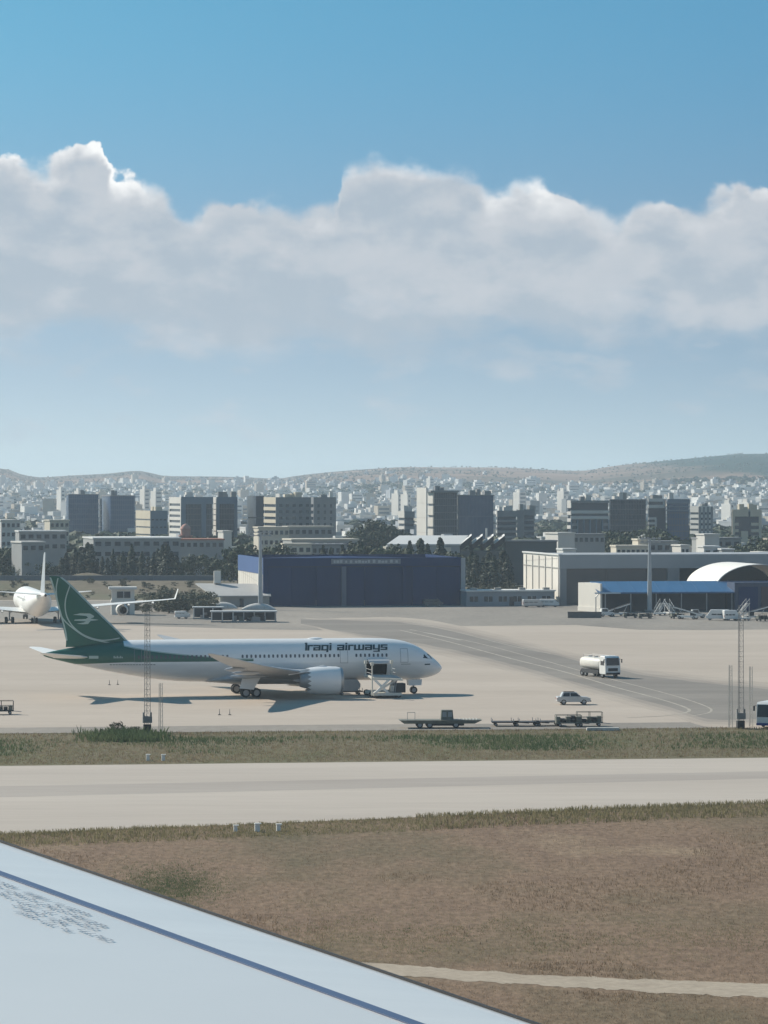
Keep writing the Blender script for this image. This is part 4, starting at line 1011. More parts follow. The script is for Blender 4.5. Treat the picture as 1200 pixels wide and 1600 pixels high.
# ---------------------------------------------------------------- the white four-engined jet parked at the left, seen from behind
def build_parked_jet():
    xg = 30.0
    b = gp(53, 974)
    root = thing('parked_jet', 'white four-engined airliner seen from behind at the left edge', 'airplane', (b.x, b.y, .075), R(100.3))
    prof = [(0, 3.6, 3.4, .08), (.5, 4.4, 2.8, .8), (1.5, 5.3, 2.3, 1.5), (3, 6.4, 1.95, 2.2), (5, 7.1, 1.78, 2.65), (7.5, 7.38, 1.75, 2.82), (40, 7.38, 1.75, 2.82), (45, 7.38, 2.4, 2.6), (50, 7.38, 3.7, 2.05), (55, 7.35, 5.1, 1.3), (59, 7.3, 6.3, .6), (61, 7.2, 6.75, .28)]
    rs = []
    for s in [0, .2, .5, 1, 1.5, 2.2, 3, 4, 5, 6, 7.5, 12, 20, 30, 40, 42.5, 45, 47.5, 50, 52.5, 55, 57, 59, 60.2, 61]:
        t, bt, w = interp(prof, s)
        rs.append([(xg - s, w * math.cos(a), (t + bt) / 2 + (t - bt) / 2 * math.sin(a)) for a in [2 * math.pi * k / 36 for k in range(36)]])
    body = MB().rings(rs).build('fuselage', mat('jet_white', (.78, .77, .74), .4, .06, .4), root, True, 50)
    MB().lathe([(0, .05), (.02, .24), (.3, .30)], (xg - 61.1, 0, 6.97), 'x', 12).build('exhaust_pipe', M_DARK, root)
    m_d = mat('jet_marking', (.16, .17, .19), .6, .15, 1)
    for s, z in ((33.5, 5.0), (35.2, 5.0), (37.0, 5.0)):
        mb = MB(); t, bt, w = interp(prof, s); c, h = (t + bt) / 2, (t - bt) / 2
        y = lambda q: w * math.sqrt(max(0, 1 - ((q - c) / h) ** 2)) + .03
        mb.poly([(xg - s, y(z), z), (xg - s - .8, y(z), z), (xg - s - .8, y(z + 1), z + 1), (xg - s, y(z + 1), z + 1)]).build('side_marking', m_d, root)
    for k in range(24):
        s = 18 + k * 1.0
        MB().poly([(xg - s + a, 2.72 + .03, 5.45 + c2) for a, c2 in ((-.15, -.2), (.15, -.2), (.15, .2), (-.15, .2))]).build('window', M_GLASS, root)
    secs = [(0, 18.0, 13.0, 2.2, .12), (2.8, 20.2, 11.0, 2.5, .12), (9, 24.6, 7.4, 3.2, .11), (18, 30.8, 5.0, 4.2, .10), (27, 36.8, 3.0, 5.1, .09), (29.6, 38.6, 2.5, 5.4, .09)]
    m_w = mat('jet_wing', (.70, .70, .68), .42, .06, .5)
    for sd in (-1, 1):
        wg = wing_mesh(secs, sd, xg).build('wing', m_w, root, True, 40)
        MB().rings([[(xg - 38.6, sd * 29.6, 5.35), (xg - 41.1, sd * 29.6, 5.35), (xg - 41.1, sd * 29.7, 5.45), (xg - 38.6, sd * 29.7, 5.45)], [(xg - 41.0, sd * 30.1, 7.6), (xg - 42.3, sd * 30.1, 7.6), (xg - 42.3, sd * 30.18, 7.6), (xg - 41.0, sd * 30.18, 7.6)]]).build('winglet', m_w, wg)
        for y in (7, 13.5, 20, 25):
            zz = interp([(a, d) for a, b_, c, d, e in secs], y)[0]; te = interp([(a, b_ + c) for a, b_, c, d, e in secs], y)[0]
            MB().lathe([(0, .02), (.6, .25), (2.0, .3), (3.6, .03)], (xg - te - 1.2, sd * y, zz - .35), 'x', 8).build('flap_fairing', m_w, wg, True)
        for ey, le in ((9.4, 24.9), (19.2, 31.6)):
            ez = 1.85 if ey < 10 else 2.75; ex = xg - le + 3.6
            n = MB().lathe([(-.3, .85), (0, 1.0), (-.3, 1.2), (-1.5, 1.35), (-3.2, 1.25), (-4.6, .95), (-4.7, .8)], (ex, sd * ey, ez), 'x', 24).build('engine_nacelle', m_w, root, True, 45)
            MB().lathe([(-4.5, .80), (-4.45, .3), (-5.4, .05)], (ex, sd * ey, ez), 'x', 16).build('exhaust_cone', M_DARK, n, True)
            MB().lathe([(-.35, .02), (-.35, .9)], (ex, sd * ey, ez), 'x', 16).build('engine_fan', M_DARK, n)
            MB().box(ex - 5.5, sd * ey - .15, ez + 1.0, ex - 1.4, sd * ey + .15, ez + 1.62).build('engine_pylon', m_w, root)
        hs = [(.3, 52.5, 5.6, 6.9, .09), (1.4, 53.2, 5.0, 7.0, .09), (9.7, 58.6, 2.0, 7.75, .08)]
        wing_mesh(hs, sd, xg).build('tailplane', m_w, root, True, 40)
        gear_leg(root, 'landing_gear', 0.0, sd * 5.3, (.95, -.95), 2.8, .68, 1.4, .5, M_GREYMETAL)
    gear_leg(root, 'landing_gear', -1.5, 0.0, (0.0,), 2.4, .62, .95, .42, M_GREYMETAL)
    gear_leg(root, 'landing_gear', 24.5, 0.0, (0.0,), 2.4, .52, .7, .36, M_GREYMETAL)
    fs = [(6.9, 49.6, 9.0, 0, .09), (8.0, 50.8, 8.0, 0, .09), (15.4, 57.2, 3.2, 0, .085), (15.9, 58.1, 2.4, 0, .06)]
    wing_mesh(fs, 1, xg, vertical=True).build('tail_fin', mat('jet_fin', (.36, .39, .42), .45, .06, .4), root, True, 40)
    return root
build_parked_jet()
# ---------------------------------------------------------------- hangars and airport buildings (all on the airport's grid, 10.3 degrees)
GA = R(10.3)
GX = Vector((math.cos(GA), math.sin(GA), 0)); GY = Vector((-math.sin(GA), math.cos(GA), 0))
M_NAVY = mat('navy_cladding', (0.006, 0.028, 0.105), 0.65, 0.10, 0.15, streak=(1, 1, .15), spec=.12)
M_NAVY2 = mat('navy_door', (0.005, 0.025, 0.095), 0.65, 0.14, 0.2, streak=(1, 1, .1), spec=.12)
M_NAVY_LIT = mat('navy_cladding_lit', (0.035, 0.085, 0.24), 0.5, 0.08, 0.15)  # the navy cladding in a lighter tone, painted for the sunlit side
M_PLASTER = mat('white_plaster', (0.66, 0.63, 0.57), 0.85, 0.10, 0.12, streak=(1, 1, .3))
M_GREYCLAD = mat('grey_cladding', (0.31, 0.33, 0.345), 0.6, 0.08, 0.15, streak=(1, 1, .2))
M_BROWN = mat('hangar_door_brown', (0.115, 0.105, 0.10), 0.7, 0.12, 0.2, streak=(1, 1, .15))
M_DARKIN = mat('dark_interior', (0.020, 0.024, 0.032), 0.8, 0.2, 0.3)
M_CONC = mat('concrete_wall', (0.30, 0.295, 0.28), 0.9, 0.15, 0.15)
M_ROOFW = mat('pale_roof', (0.62, 0.62, 0.60), 0.7, 0.10, 0.1)
M_SKYBLUE = mat('blue_roof_sheet', (0.028, 0.108, 0.235), 0.45, 0.10, 0.2)
M_WIN = mat('window_dark', (0.030, 0.038, 0.050), 0.25, 0.2, 0.5)
M_FRAMEW = mat('frame_white', (0.62, 0.63, 0.63), 0.6, 0.08, 0.5)

def gbox(root, name, m, x0, y0, z0, x1, y1, z1):
    return MB().box(x0, y0, z0, x1, y1, z1).build(name, m, root)
def hangar_blue():
    o = gp(412, 948)
    root = thing('blue_hangar', 'large navy blue aircraft hangar with closed doors and white lower side wall', 'hangar', (o.x, o.y, .05), GA)
    W, D, H = 50.2, 46.0, 12.0
    # long walls and roof
    gbox(root, 'side_wall', M_PLASTER, 0, 0.6, 0, .5, D, 8.0)
    gbox(root, 'side_cladding', M_NAVY_LIT, -.12, 0.6, 8.0, .5, D, H)
    mb = MB()
    for k in range(12): mb.box(-.10, 2 + k * 3.7, .1, -.02, 2.25 + k * 3.7, 7.95)
    mb.build('wall_pilasters', M_PLASTER, root)['kind'] = 'stuff'
    MB().rings([[(-.06, 4, 5.6), (-.06, 4.4, 5.6), (-.02, 4.4, 5.6), (-.02, 4, 5.6)], [(-.06, 38, 7.6), (-.06, 38.4, 7.6), (-.02, 38.4, 7.6), (-.02, 38, 7.6)]]).build('sloping_pipe', M_CONC, root)
    gbox(root, 'side_wall', M_NAVY, W - .5, 0.6, 0, W, D, H)
    gbox(root, 'rear_wall', M_NAVY, .5, D - .5, 0, W - .5, D, H)
    MB().prism([(0.5, H - .9), (W / 2, H - .4), (W - .5, H - .9), (W - .5, H - 1.2), (.5, H - 1.2)], .9, D - .5, axis=1).build('roof', M_NAVY, root)
    gbox(root, 'header_beam', M_NAVY, -.1, 0, 9.9, W + .1, .9, H + .05)
    gbox(root, 'corner_column', M_NAVY, -.1, 0, 0, 1.0, .9, 9.9)
    gbox(root, 'corner_column', M_GREYCLAD, W - .15, -.05, 0, W + .95, .85, H - .1)
    gbox(root, 'door_rail', M_DARKIN, 1.0, .1, 9.75, W - .2, .85, 9.9)
    n = 8; wd = (W - 1.3) / n
    for k in range(n):
        x = 1.05 + k * wd
        gbox(root, 'door_leaf', M_NAVY2 if k % 3 else M_NAVY, x, .12 + .22 * (k % 2), .05, x + wd - .06, .30 + .22 * (k % 2), 9.72)
    gbox(root, 'door_post', mat('post_blue_grey', (.10, .125, .175), .6, .1, .5), 19.6, -.22, 0, 20.8, .10, 9.85)
    gbox(root, 'door_post', M_NAVY, 35.2, -.10, 0, 36.0, .10, 9.85)
    # sign strip with worn lettering above the doors
    s = gbox(root, 'sign_panel', mat('sign_grey', (.17, .19, .22), .6, .15, .6), 17.0, -.14, 10.45, 34.6, -.02, 11.75)
    rng = random.Random(3); x = 17.6; mb = MB()
    while x < 33.8:
        w = rng.uniform(.4, .75); h = rng.uniform(.5, .8); mb.box(x, -.18, 10.75, x + w, -.145, 10.75 + h); x += w + rng.choice((.18, .2, .22, .7))
    mb.build('sign_lettering', mat('sign_pale', (.40, .42, .44), .6, .1, 1), s)['kind'] = 'stuff'
    return root
hangar_blue()

def annex():
    o = gp(729, 947.5)
    root = thing('low_annex', 'long low grey annex between the blue hangar and the white hangar', 'building', (o.x, o.y, .05), GA)
    W = 22.5
    gbox(root, 'wall', mat('annex_wall', (.25, .275, .30), .85, .12, .2), 0, 0, 0, W, 9, 3.6)
    gbox(root, 'roof_slab', M_ROOFW, -.25, -.3, 3.6, W + .25, 9.3, 3.95)
    for k in range(4):
        f = gbox(root, 'roof_unit', M_CONC, 1.5 + k * 6.2, 2, 3.95, 3.1 + k * 6.2, 3.4, 4.5)
    for k in range(6):
        x = .8 + k * 3.7
        w = gbox(root, 'window', M_WIN, x, -.04, 1.1, x + 2.1, .03, 2.4)
        gbox(w, 'window_frame', M_FRAMEW, x + 1.0, -.07, 1.1, x + 1.1, -.045, 2.4)
    gbox(root, 'door', M_WIN, 10.9, -.05, .02, 12.1, .02, 2.3)
    return root
annex()

def hangar_white():
    o = gp(875, 946)
    root = thing('white_hangar', 'broad grey-fronted hangar with sunlit white side wall and brown doors', 'hangar', (o.x, o.y, .05), GA)
    W, D, H = 96.0, 42.0, 12.5
    gbox(root, 'side_wall', M_PLASTER, 0, .6, 0, .5, D, H)
    for k in range(6): gbox(root, 'wall_pilaster', M_PLASTER, -.22, 1.0 + k * 7.4, 0, 0, 1.35 + k * 7.4, H - .4)
    gbox(root, 'wall_ledge', M_CONC, -.16, .6, 9.2, 0, D, 9.4)
    gbox(root, 'wall_coping', M_ROOFW, -.35, .3, H, .7, D + .2, H + .35)
    MB().rings([[(-.08, 1, 11.8), (-.08, 1.3, 11.8), (-.01, 1.3, 11.8), (-.01, 1, 11.8)], [(-.08, 40, 10.4), (-.08, 40.3, 10.4), (-.01, 40.3, 10.4), (-.01, 40, 10.4)]]).build('sloping_pipe', M_CONC, root)
    gbox(root, 'front_fascia', M_GREYCLAD, -.1, 0, 9.2, W, .8, H + .2)
    gbox(root, 'roof', mat('hangar_roof', (.30, .32, .34), .7, .1, .1), .5, .8, H - .5, W, D, H - .1)
    gbox(root, 'front_pillar', mat('pillar_grey', (.24, .25, .26), .8, .08, .3), 0, .02, 0, 1.7, .7, 9.2)
    gbox(root, 'front_pillar', MATS['pillar_grey'], 27.9, .02, 0, 31.0, .7, 9.2)
    gbox(root, 'front_pillar', MATS['pillar_grey'], 62.0, .02, 0, 65.0, .7, 9.2)
    for k in range(5):
        x = 1.75 + k * 5.22; gbox(root, 'door_leaf', M_BROWN, x, .25 + .15 * (k % 2), .05, x + 5.18, .40 + .15 * (k % 2), 9.15)
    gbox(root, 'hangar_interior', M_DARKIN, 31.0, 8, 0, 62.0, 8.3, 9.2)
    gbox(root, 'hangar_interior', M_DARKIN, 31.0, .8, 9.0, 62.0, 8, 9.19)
    for k in range(6):
        x = 65.05 + k * 5.1; gbox(root, 'door_leaf', M_BROWN, x, .25 + .15 * (k % 2), .05, x + 5.06, .40 + .15 * (k % 2), 9.15)
    gbox(root, 'rear_wall', M_GREYCLAD, .5, D - .5, 0, W, D, H - .5)
    return root
hangar_white()

def blue_roof_shed():
    o = gp(938, 957)
    root = thing('blue_roofed_building', 'low building with sloping bright blue roof and blank white end wall', 'building', (o.x, o.y, .05), GA)
    W = 52.0
    a_ = R(11.0); ex = Vector((-math.sin(a_), math.cos(a_))) * 12.6; en = Vector((math.cos(a_), math.sin(a_)))
    q = [Vector((-.1, -.4)), Vector((-.1, -.4)) + ex, Vector((-.1, -.4)) + ex + en * 4.0, Vector((-.1, -.4)) + en * .5]
    MB().rings([[(v.x, v.y, 0) for v in q], [(v.x, v.y, 6.75) for v in q]]).build('end_wall', M_PLASTER, root)
    q2 = [v - en * .25 - ex * .02 for v in q[:2]] + [q[1] - en * .002, q[0] - en * .002]
    MB().rings([[(v.x, v.y, 0) for v in q2], [(v.x, v.y, 1.1) for v in q2]]).build('end_plinth', M_PLASTER, root)
    # roof sheet falls towards the apron
    MB().rings([[(-.6, -1.3, 4.75), (W, -1.3, 4.75), (W, -1.3, 4.45), (-.6, -1.3, 4.45)], [(0.2, 11, 7.0), (W, 11, 7.0), (W, 11, 6.7), (0.2, 11, 6.7)]]).build('roof', M_SKYBLUE, root)
    for k in range(17): MB().rings([[(-1 + k * 3.1, -1.25, 4.76), (-.85 + k * 3.1, -1.25, 4.76), (-.85 + k * 3.1, -1.25, 4.84), (-1 + k * 3.1, -1.25, 4.84)], [(.2 + k * 3.1, 10.9, 6.99), (.35 + k * 3.1, 10.9, 6.99), (.35 + k * 3.1, 10.9, 7.07), (.2 + k * 3.1, 10.9, 7.07)]]).build('roof_rib', M_SKYBLUE, root)
    gbox(root, 'gutter', mat('gutter_pale', (.42, .52, .60), .5, .1, .5), -1.7, -1.5, 4.4, 4.6, -1.31, 4.72)
    gbox(root, 'gutter', M_SKYBLUE, 4.7, -1.5, 4.4, W, -1.31, 4.7)
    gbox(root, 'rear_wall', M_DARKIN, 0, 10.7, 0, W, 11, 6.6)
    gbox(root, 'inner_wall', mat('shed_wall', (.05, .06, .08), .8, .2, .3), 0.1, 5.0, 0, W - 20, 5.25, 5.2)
    for k in range(9): MB().tube((1 + k * 6.2, -.9, 0), (1 + k * 6.2, -.9, 4.5), .14, n=8).build('roof_post', M_GREYMETAL, root)
    MB().tube((-1.3, -.9, 0), (-1.3, -.9, 3.6), .12, n=8).tube((-1.3, -.9, 3.6), (-.4, -.9, 4.6), .12, n=8).build('roof_post', M_GREYMETAL, root)
    # darker navy block closing the right end
    gbox(root, 'navy_block', mat('shed_navy', (.03, .05, .10), .6, .1, .3), W - 19.5, -1.6, 0, W + 10, 5.0, 6.9)
    for k in range(5): gbox(root, 'block_panel', (M_NAVY, mat('panel_maroon', (.07, .045, .055), .7, .1, .4))[k in (1, 2)], W - 18.6 + k * 5.6, -1.72, .4, W - 13.8 + k * 5.6, -1.61, 5.9)
    return root
blue_roof_shed()

def arched_canopy():
    c = gp(1190, 954)
    root = thing('arched_canopy', 'white barrel-vaulted canopy rising behind the blue roof', 'canopy', (c.x, c.y + 5, .05), GA)
    a, zb, h, dep = 11.0, 5.0, 6.0, 27.0
    arc = lambda k, r: (-a * r * math.cos(math.pi * k / 24), zb + h * r * math.sin(math.pi * k / 24))
    rs = []
    for y in (0, dep): rs.append([(arc(k, 1)[0], y, arc(k, 1)[1]) for k in range(25)] + [(arc(k, .975)[0], y, arc(k, .975)[1]) for k in range(24, -1, -1)])
    MB().rings(rs).build('vault', mat('vault_white', (.74, .72, .67), .7, .05, .2), root, True, 40)
    for y in (.6, dep / 2, dep - .6):
        for sx in (-1, 1): MB().box(sx * a * .98 - .25, y - .25, 0, sx * a * .98 + .25, y + .25, zb).build('vault_column', M_CONC, root)
    MB().poly([(arc(k, .96)[0], dep - 2, arc(k, .96)[1]) for k in range(25)]).build('dark_backdrop', M_DARKIN, root)  # near-black sheet standing in for the shade inside the vault
    return root
arched_canopy()

def guard_tower():
    o = gp(174, 961)
    root = thing('control_kiosk', 'small white two-storey kiosk with flat overhanging roof behind the parked jet', 'building', (o.x, o.y, .05), R(6))
    for a, b in ((.0, 2.0), (4.2, 5.4)): gbox(root, 'wall_pier', M_PLASTER, a, 0, 0, b, 3.6, 2.9)
    gbox(root, 'ground_wall', M_CONC, 2.0, .5, 0, 4.2, 3.5, 2.9)
    gbox(root, 'floor_slab', M_PLASTER, -.1, -.2, 2.9, 5.5, 3.8, 3.4)
    gbox(root, 'upper_wall', M_PLASTER, 0.05, .05, 3.4, 5.35, 3.5, 5.9)
    w = gbox(root, 'window', M_WIN, 1.3, -.02, 3.9, 4.4, .06, 5.4); gbox(w, 'window_mullion', M_FRAMEW, 2.8, -.05, 3.9, 2.92, -.03, 5.4)
    w = gbox(root, 'window', M_WIN, .02, .9, 3.9, .06, 2.7, 5.4)
    gbox(root, 'roof_slab', M_ROOFW, -.6, -.6, 5.9, 5.9, 4.1, 6.45)
    return root
guard_tower()

def shelter(px, py, W, Dp, H, label, n):
    o = gp(px, py)
    root = thing('equipment_shelter', label, 'shelter', (o.x, o.y, HZ), R(4), 'open shelters left of the blue hangar')
    gbox(root, 'roof_slab', mat('shelter_roof', (.42, .44, .45), .7, .12, .3), -.3, -.3, H, W + .3, Dp, H + .25)
    for k in range(n + 1):
        for y in (0, Dp - .4): gbox(root, 'post', M_FRAMEW if k < 3 else M_GREYMETAL, k * W / n - .09, y - .09, 0, k * W / n + .09, y + .09, H)
    gbox(root, 'dark_backdrop', mat('shelter_dark', (.06, .07, .09), .8, .2, .4), .1, Dp - .35, .3, W - .1, Dp - .25, H - .05)
    gbox(root, 'kerb', M_CONC, -.2, -.15, 0, W + .2, 0.0, .3)
    rng = random.Random(n)
    for k in range(n * 2):
        x = W * .30 + rng.uniform(0, W * .62); y = rng.uniform(.9, Dp - 1.3)
        MB().box(x - .5, y - .4, .02, x + .5, y + .4, rng.uniform(.6, 1.5)).build('stored_crate', (M_CHASSIS, M_OLIVE, M_GREYMETAL)[k % 3], root)
    return root
shelter(303, 968, 6.4, 4, 2.5, 'smaller open shelter with pale posts, further left and behind', 3)
shelter(331, 973, 14.0, 4.5, 2.2, 'longer open shelter with pale flat roof and dark contents', 6)
p = on_axis(285, 967); van('white van parked by the bushes left of the shelters', (p.x, p.y, HZ), R(6), L=1.75, H=1.7)

def low_grey_shed():
    o = gp(346, 950)
    root = thing('low_grey_shed', 'pale grey sloping-roofed shed in front of the blue hangar side', 'building', (o.x, o.y + 6, .05), R(6))
    W = 11.6
    gbox(root, 'wall', M_CONC, 0, 0, 0, W, 14, 2.6)
    MB().rings([[(-2.4, -.5, 2.5), (W + .4, -.5, 2.5), (W + .4, -.5, 2.8), (-2.4, -.5, 2.8)], [(-6, 14.5, 5.2), (W + .4, 14.5, 5.0), (W + .4, 14.5, 5.3), (-6, 14.5, 5.5)]]).build('roof', mat('shed_roof', (.36, .36, .35), .8, .1, .2), root)
    gbox(root, 'door', M_WIN, 4.2, -.05, 0, 5.2, .0, 2.1)
    gbox(root, 'chimney_block', M_PLASTER, -1.4, 13, 5.5, .3, 14.5, 8.6)
    return root
low_grey_shed()
def light_cover(px, py, W, label):
    o = gp(px, py)
    root = thing('tarpaulin_cover', label, 'cover', (o.x, o.y, HZ), R(-6), 'pale covers beside the shelters')
    rs = []
    for k in range(9):
        t = k / 8; w = W * (t - .5); hh = .25 + 1.3 * math.sin(math.pi * t) ** .7
        rs.append([(w, -1.3, 0), (w, -1.2, hh * .5), (w, -.5, hh * .95), (w, .5, hh), (w, 1.2, hh * .5), (w, 1.3, 0)])
    MB().rings(rs).build('cover_sheet', mat('tarpaulin_pale', (.48, .48, .46), .8, .1, 1), root, True, 50)
    for s in (-1, 1): MB().tube((s * W * .2, -1.2, 0), (s * W * .2, -1.5, .9), .05, n=6).build('cover_strut', M_STEEL, root)
    return root
light_cover(404, 953, 8.0, 'pale humped cover at the foot of the blue hangar'); light_cover(348, 951, 7.0, 'pale humped cover behind the shelter roofs')

# parked vans and cars near the annex and white hangar
for px, py, col, lab in ((832, 949, M_VSILVER, 'grey van parked before the annex, left of two'), (858, 948.5, M_VWHITE, 'white van parked before the annex, right of two')):
    p = on_axis(px, py); van(lab, (p.x, p.y, HZ), R(10 if px < 850 else -8), 'vans parked before the annex', col, 2.5, 1.9)
p = on_axis(676, 947.5); van('dark van parked against the blue hangar doors', (p.x, p.y - 1.5, HZ), R(12), None, mat('vehicle_dark', (.06, .07, .08), .4, .1, 1), 2.4, 1.8)

def floodlight(px, py, top_y, label, lattice=False):
    o = gp(px, py); H = zd(top_y, o.y)
    root = thing('floodlight_mast', label, 'mast', (o.x, o.y, .06), GA, 'tall apron floodlight masts')
    m = mat('mast_pale', (.40, .42, .43), .5, .1, .8, metal=.2)
    MB().tube((0, 0, 0), (0, 0, H), .62, .30, 12).build('mast_pole', m, root, True, 40)
    gbox(root, 'mast_base', M_CONC, -1.0, -1.0, 0, 1.0, 1.0, .6)
    MB().box(-2.4, -.12, H - .9, 2.4, .12, H - .7).box(-2.4, -.12, H - .1, 2.4, .12, H + .1).build('lamp_crossbar', M_GREYMETAL, root)
    for k in range(4):
        for z in (H - .75, H + .05):
            MB().rings([[(-2.2 + k * 1.4, -.5, z - .25), (-1.6 + k * 1.4, -.5, z - .25), (-1.6 + k * 1.4, -.5, z + .3), (-2.2 + k * 1.4, -.5, z + .3)], [(-2.1 + k * 1.4, -.13, z - .15), (-1.7 + k * 1.4, -.13, z - .15), (-1.7 + k * 1.4, -.13, z + .2), (-2.1 + k * 1.4, -.13, z + .2)]]).build('lamp_head', M_GREYMETAL, root)
    return root
floodlight(407, 953, 832, 'pale floodlight mast before the left corner of the blue hangar')
floodlight(1015, 957, 842, 'pale floodlight mast before the blue-roofed building')

def lattice_mast(px, py, top_y, w, label, m, box=True, group='lattice antenna masts at the apron edge'):
    o = gp(px, py); H = zd(top_y, o.y)
    root = thing('antenna_mast', label, 'mast', (o.x, o.y, .05), R(10), group)
    c = [(w * math.cos(R(a)), w * math.sin(R(a))) for a in (90, 210, 330)]
    for x, y in c: MB().tube((x, y, 0), (x * .8, y * .8, H), .035, .028, 6).build('mast_leg', m, root)
    n = int(H / .62); mb = MB()
    for k in range(n):
        z0, z1 = H * k / n, H * (k + 1) / n; f = lambda z: 1 - .2 * z / H
        for i in range(3):
            (x0, y0), (x1, y1) = c[i], c[(i + 1) % 3]
            mb.tube((x0 * f(z0), y0 * f(z0), z0), (x1 * f(z0), y1 * f(z0), z0), .022, n=4)
            mb.tube((x0 * f(z0), y0 * f(z0), z0), (x1 * f(z1), y1 * f(z1), z1), .014, n=4)
    mb.build('mast_bracing', m, root)['kind'] = 'stuff'
    if box:
        MB().box(-.55, -.4, 1.15, .55, .4, 1.9).build('equipment_cabinet', m, root)
        MB().box(-.45, -.35, 0, .45, .35, .95).build('mast_plinth', M_CHASSIS, root)
        for sx in (-1, 1): MB().box(sx * .45 - .08, -.3, 1.91, sx * .45 + .08, .3, 2.4).build('equipment_cabinet', m, root)
    return root
M_LAT = mat('lattice_grey', (.22, .215, .21), .7, .2, 2); M_LAT2 = mat('lattice_pale', (.40, .385, .36), .7, .2, 2)
lattice_mast(230, 1145, 952, .42, 'tall grey lattice mast with cabinets before the jet rear', M_LAT)
lattice_mast(251, 1144, 1068, .28, 'short pale lattice mast just right of the tall one', M_LAT2, False)
lattice_mast(1157, 1139, 946, .42, 'tall grey lattice mast with cabinets near the bus', M_LAT)
lattice_mast(1141, 1137, 1040, .28, 'short pale lattice mast left of the one by the bus', M_LAT2, False)
lattice_mast(1173, 1136, 1042, .26, 'short pale lattice mast between the tall mast and the bus', M_LAT2, False)

# ---- row of ground equipment before the blue-roofed building
def tug(label, loc, rz, m=None):
    root = thing('tow_tractor', label, 'tractor', loc, rz)
    m = m or M_VWHITE
    body_profile([(-1.7, .35), (-1.7, 1.05), (-.5, 1.1), (1.2, 1.0), (1.7, .85), (1.7, .35)], 1.6).build('tractor_body', m, root, True, 35)
    taper(MB(), -1.5, .3, 1.06, -1.35, .1, 1.9, 1.4, 1.2).build('cab', m, root)
    MB().poly([(.27, -.6, 1.15), (.27, .6, 1.15), (.11, .54, 1.8), (.11, -.54, 1.8)]).build('windscreen', M_GLASS, root)
    for sy in (-1, 1):
        MB().poly([(-1.25, sy * .71, 1.15), (.1, sy * .71, 1.15), (0, sy * .635, 1.78), (-1.2, sy * .635, 1.78)]).build('side_window', M_GLASS, root)
        MB().box(1.68, sy * .5 - .12, .6, 1.74, sy * .5 + .12, .78).build('headlight', M_LAMP, root)
    for x in (-1.1, 1.1):
        for sy in (-1, 1): add_wheel(root, x, sy * .7, .36, .24)
    return root
def belt_loader(label, loc, rz):
    root = thing('belt_loader', label, 'loader', loc, rz)
    MB().box(-2.6, -.8, .4, 2.2, .8, .8).build('chassis', M_VWHITE, root)
    MB().rings([[(-3.6, -.45, .9), (-3.6, .45, .9), (-3.6, .45, 1.1), (-3.6, -.45, 1.1)], [(3.4, -.45, 2.6), (3.4, .45, 2.6), (3.4, .45, 2.8), (3.4, -.45, 2.8)]]).build('conveyor', M_VWHITE, root)
    MB().rings([[(-3.5, -.38, 1.115), (-3.5, .38, 1.115), (-3.5, .38, 1.14), (-3.5, -.38, 1.14)], [(3.3, -.38, 2.79), (3.3, .38, 2.79), (3.3, .38, 2.82), (3.3, -.38, 2.82)]]).build('conveyor_belt', M_DARK, root)
    MB().box(-1.6, -1.0, .8, -.4, -.5, 1.7).build('driver_seat', M_CHASSIS, root)
    mb = MB().tube((1.4, -.6, .8), (2.4, -.5, 2.4), .07, n=6); mb.build('lift_strut', M_STEEL, root)
    for x in (-1.9, 1.6):
        for sy in (-1, 1): add_wheel(root, x, sy * .75, .36, .22)
    return root
def at_row(px, py): p = on_axis(px, py); return (p.x, p.y, HZ)
tug('white tow tractor at the left end of the equipment row', at_row(948, 964), R(14))
belt_loader('white belt loader beside the leftmost tow tractor', at_row(965, 963), R(35))
steps('pale passenger steps with handrails standing before the blue building', at_row(1031, 962), R(60), M_VWHITE, 2.2)
steps('second pale passenger steps just right of the first', at_row(1046, 961), R(110), M_VWHITE, 2.0)
belt_loader('white belt loader near the centre of the equipment row', at_row(1074, 968), R(150))
tug('grey tow tractor in the middle of the equipment row', at_row(1090, 966), R(10), M_VSILVER)
van('white minibus with dark windows in the equipment row', at_row(1121, 969.5), R(172), None, M_VWHITE, 2.6, 2.35)
van('white box van right of the minibus', at_row(1143, 970), R(10), None, M_VWHITE, 1.9, 2.3)
steps('tall pale passenger steps right of the box van', at_row(1160, 970), R(30), M_VWHITE, 3.2)
belt_loader('grey-white belt loader raised near the right edge', at_row(1178, 968), R(20))
van('white van half hidden at the right edge before the navy block', at_row(1203, 950), R(100), None, M_VWHITE, 2.4, 2.2)
GR2 = 'dark carts in the equipment row'
for k, (px, py, lab) in enumerate(((985, 966, 'dark loaded cart left of the passenger steps'), (1008, 967, 'dark loaded cart under the floodlight mast'), (1058, 967, 'dark loaded cart between steps and belt loader'), (1192, 971, 'dark loaded cart at the right end of the row'))):
    cage_cart(lab, at_row(px, py), R(5 + 8 * k), M_CHASSIS, .9)
def low_wall(name, label, px0, px1, py, h, m, d=.5, cat='wall'):
    a, b = gp(px0, py), gp(px1, py)
    mb = MB(); n = max(1, int((b.x - a.x) / 6)); root = thing(name, label, cat, (a.x, a.y, .05))
    w = (b.x - a.x) / n
    for k in range(n): MB().box(k * w + .02, 0, 0, (k + 1) * w - .02, d, h).build('wall_segment', m, root)
    MB().box(-.05, -.08, h, b.x - a.x + .05, d + .08, h + .12).build('wall_coping', m, root)
    return root
low_wall('apron_wall', 'low dark wall at the left end of the equipment row', 887, 940, 966, 1.3, mat('dark_wall', (.13, .125, .12), .9, .2, .3))
structure('embankment', MB().prism([(950, -.2), (992, 2.6), (1012, 2.6), (1040, -.2)], xd(-420, 998), xd(380, 998), axis=0), MATS['earth'])
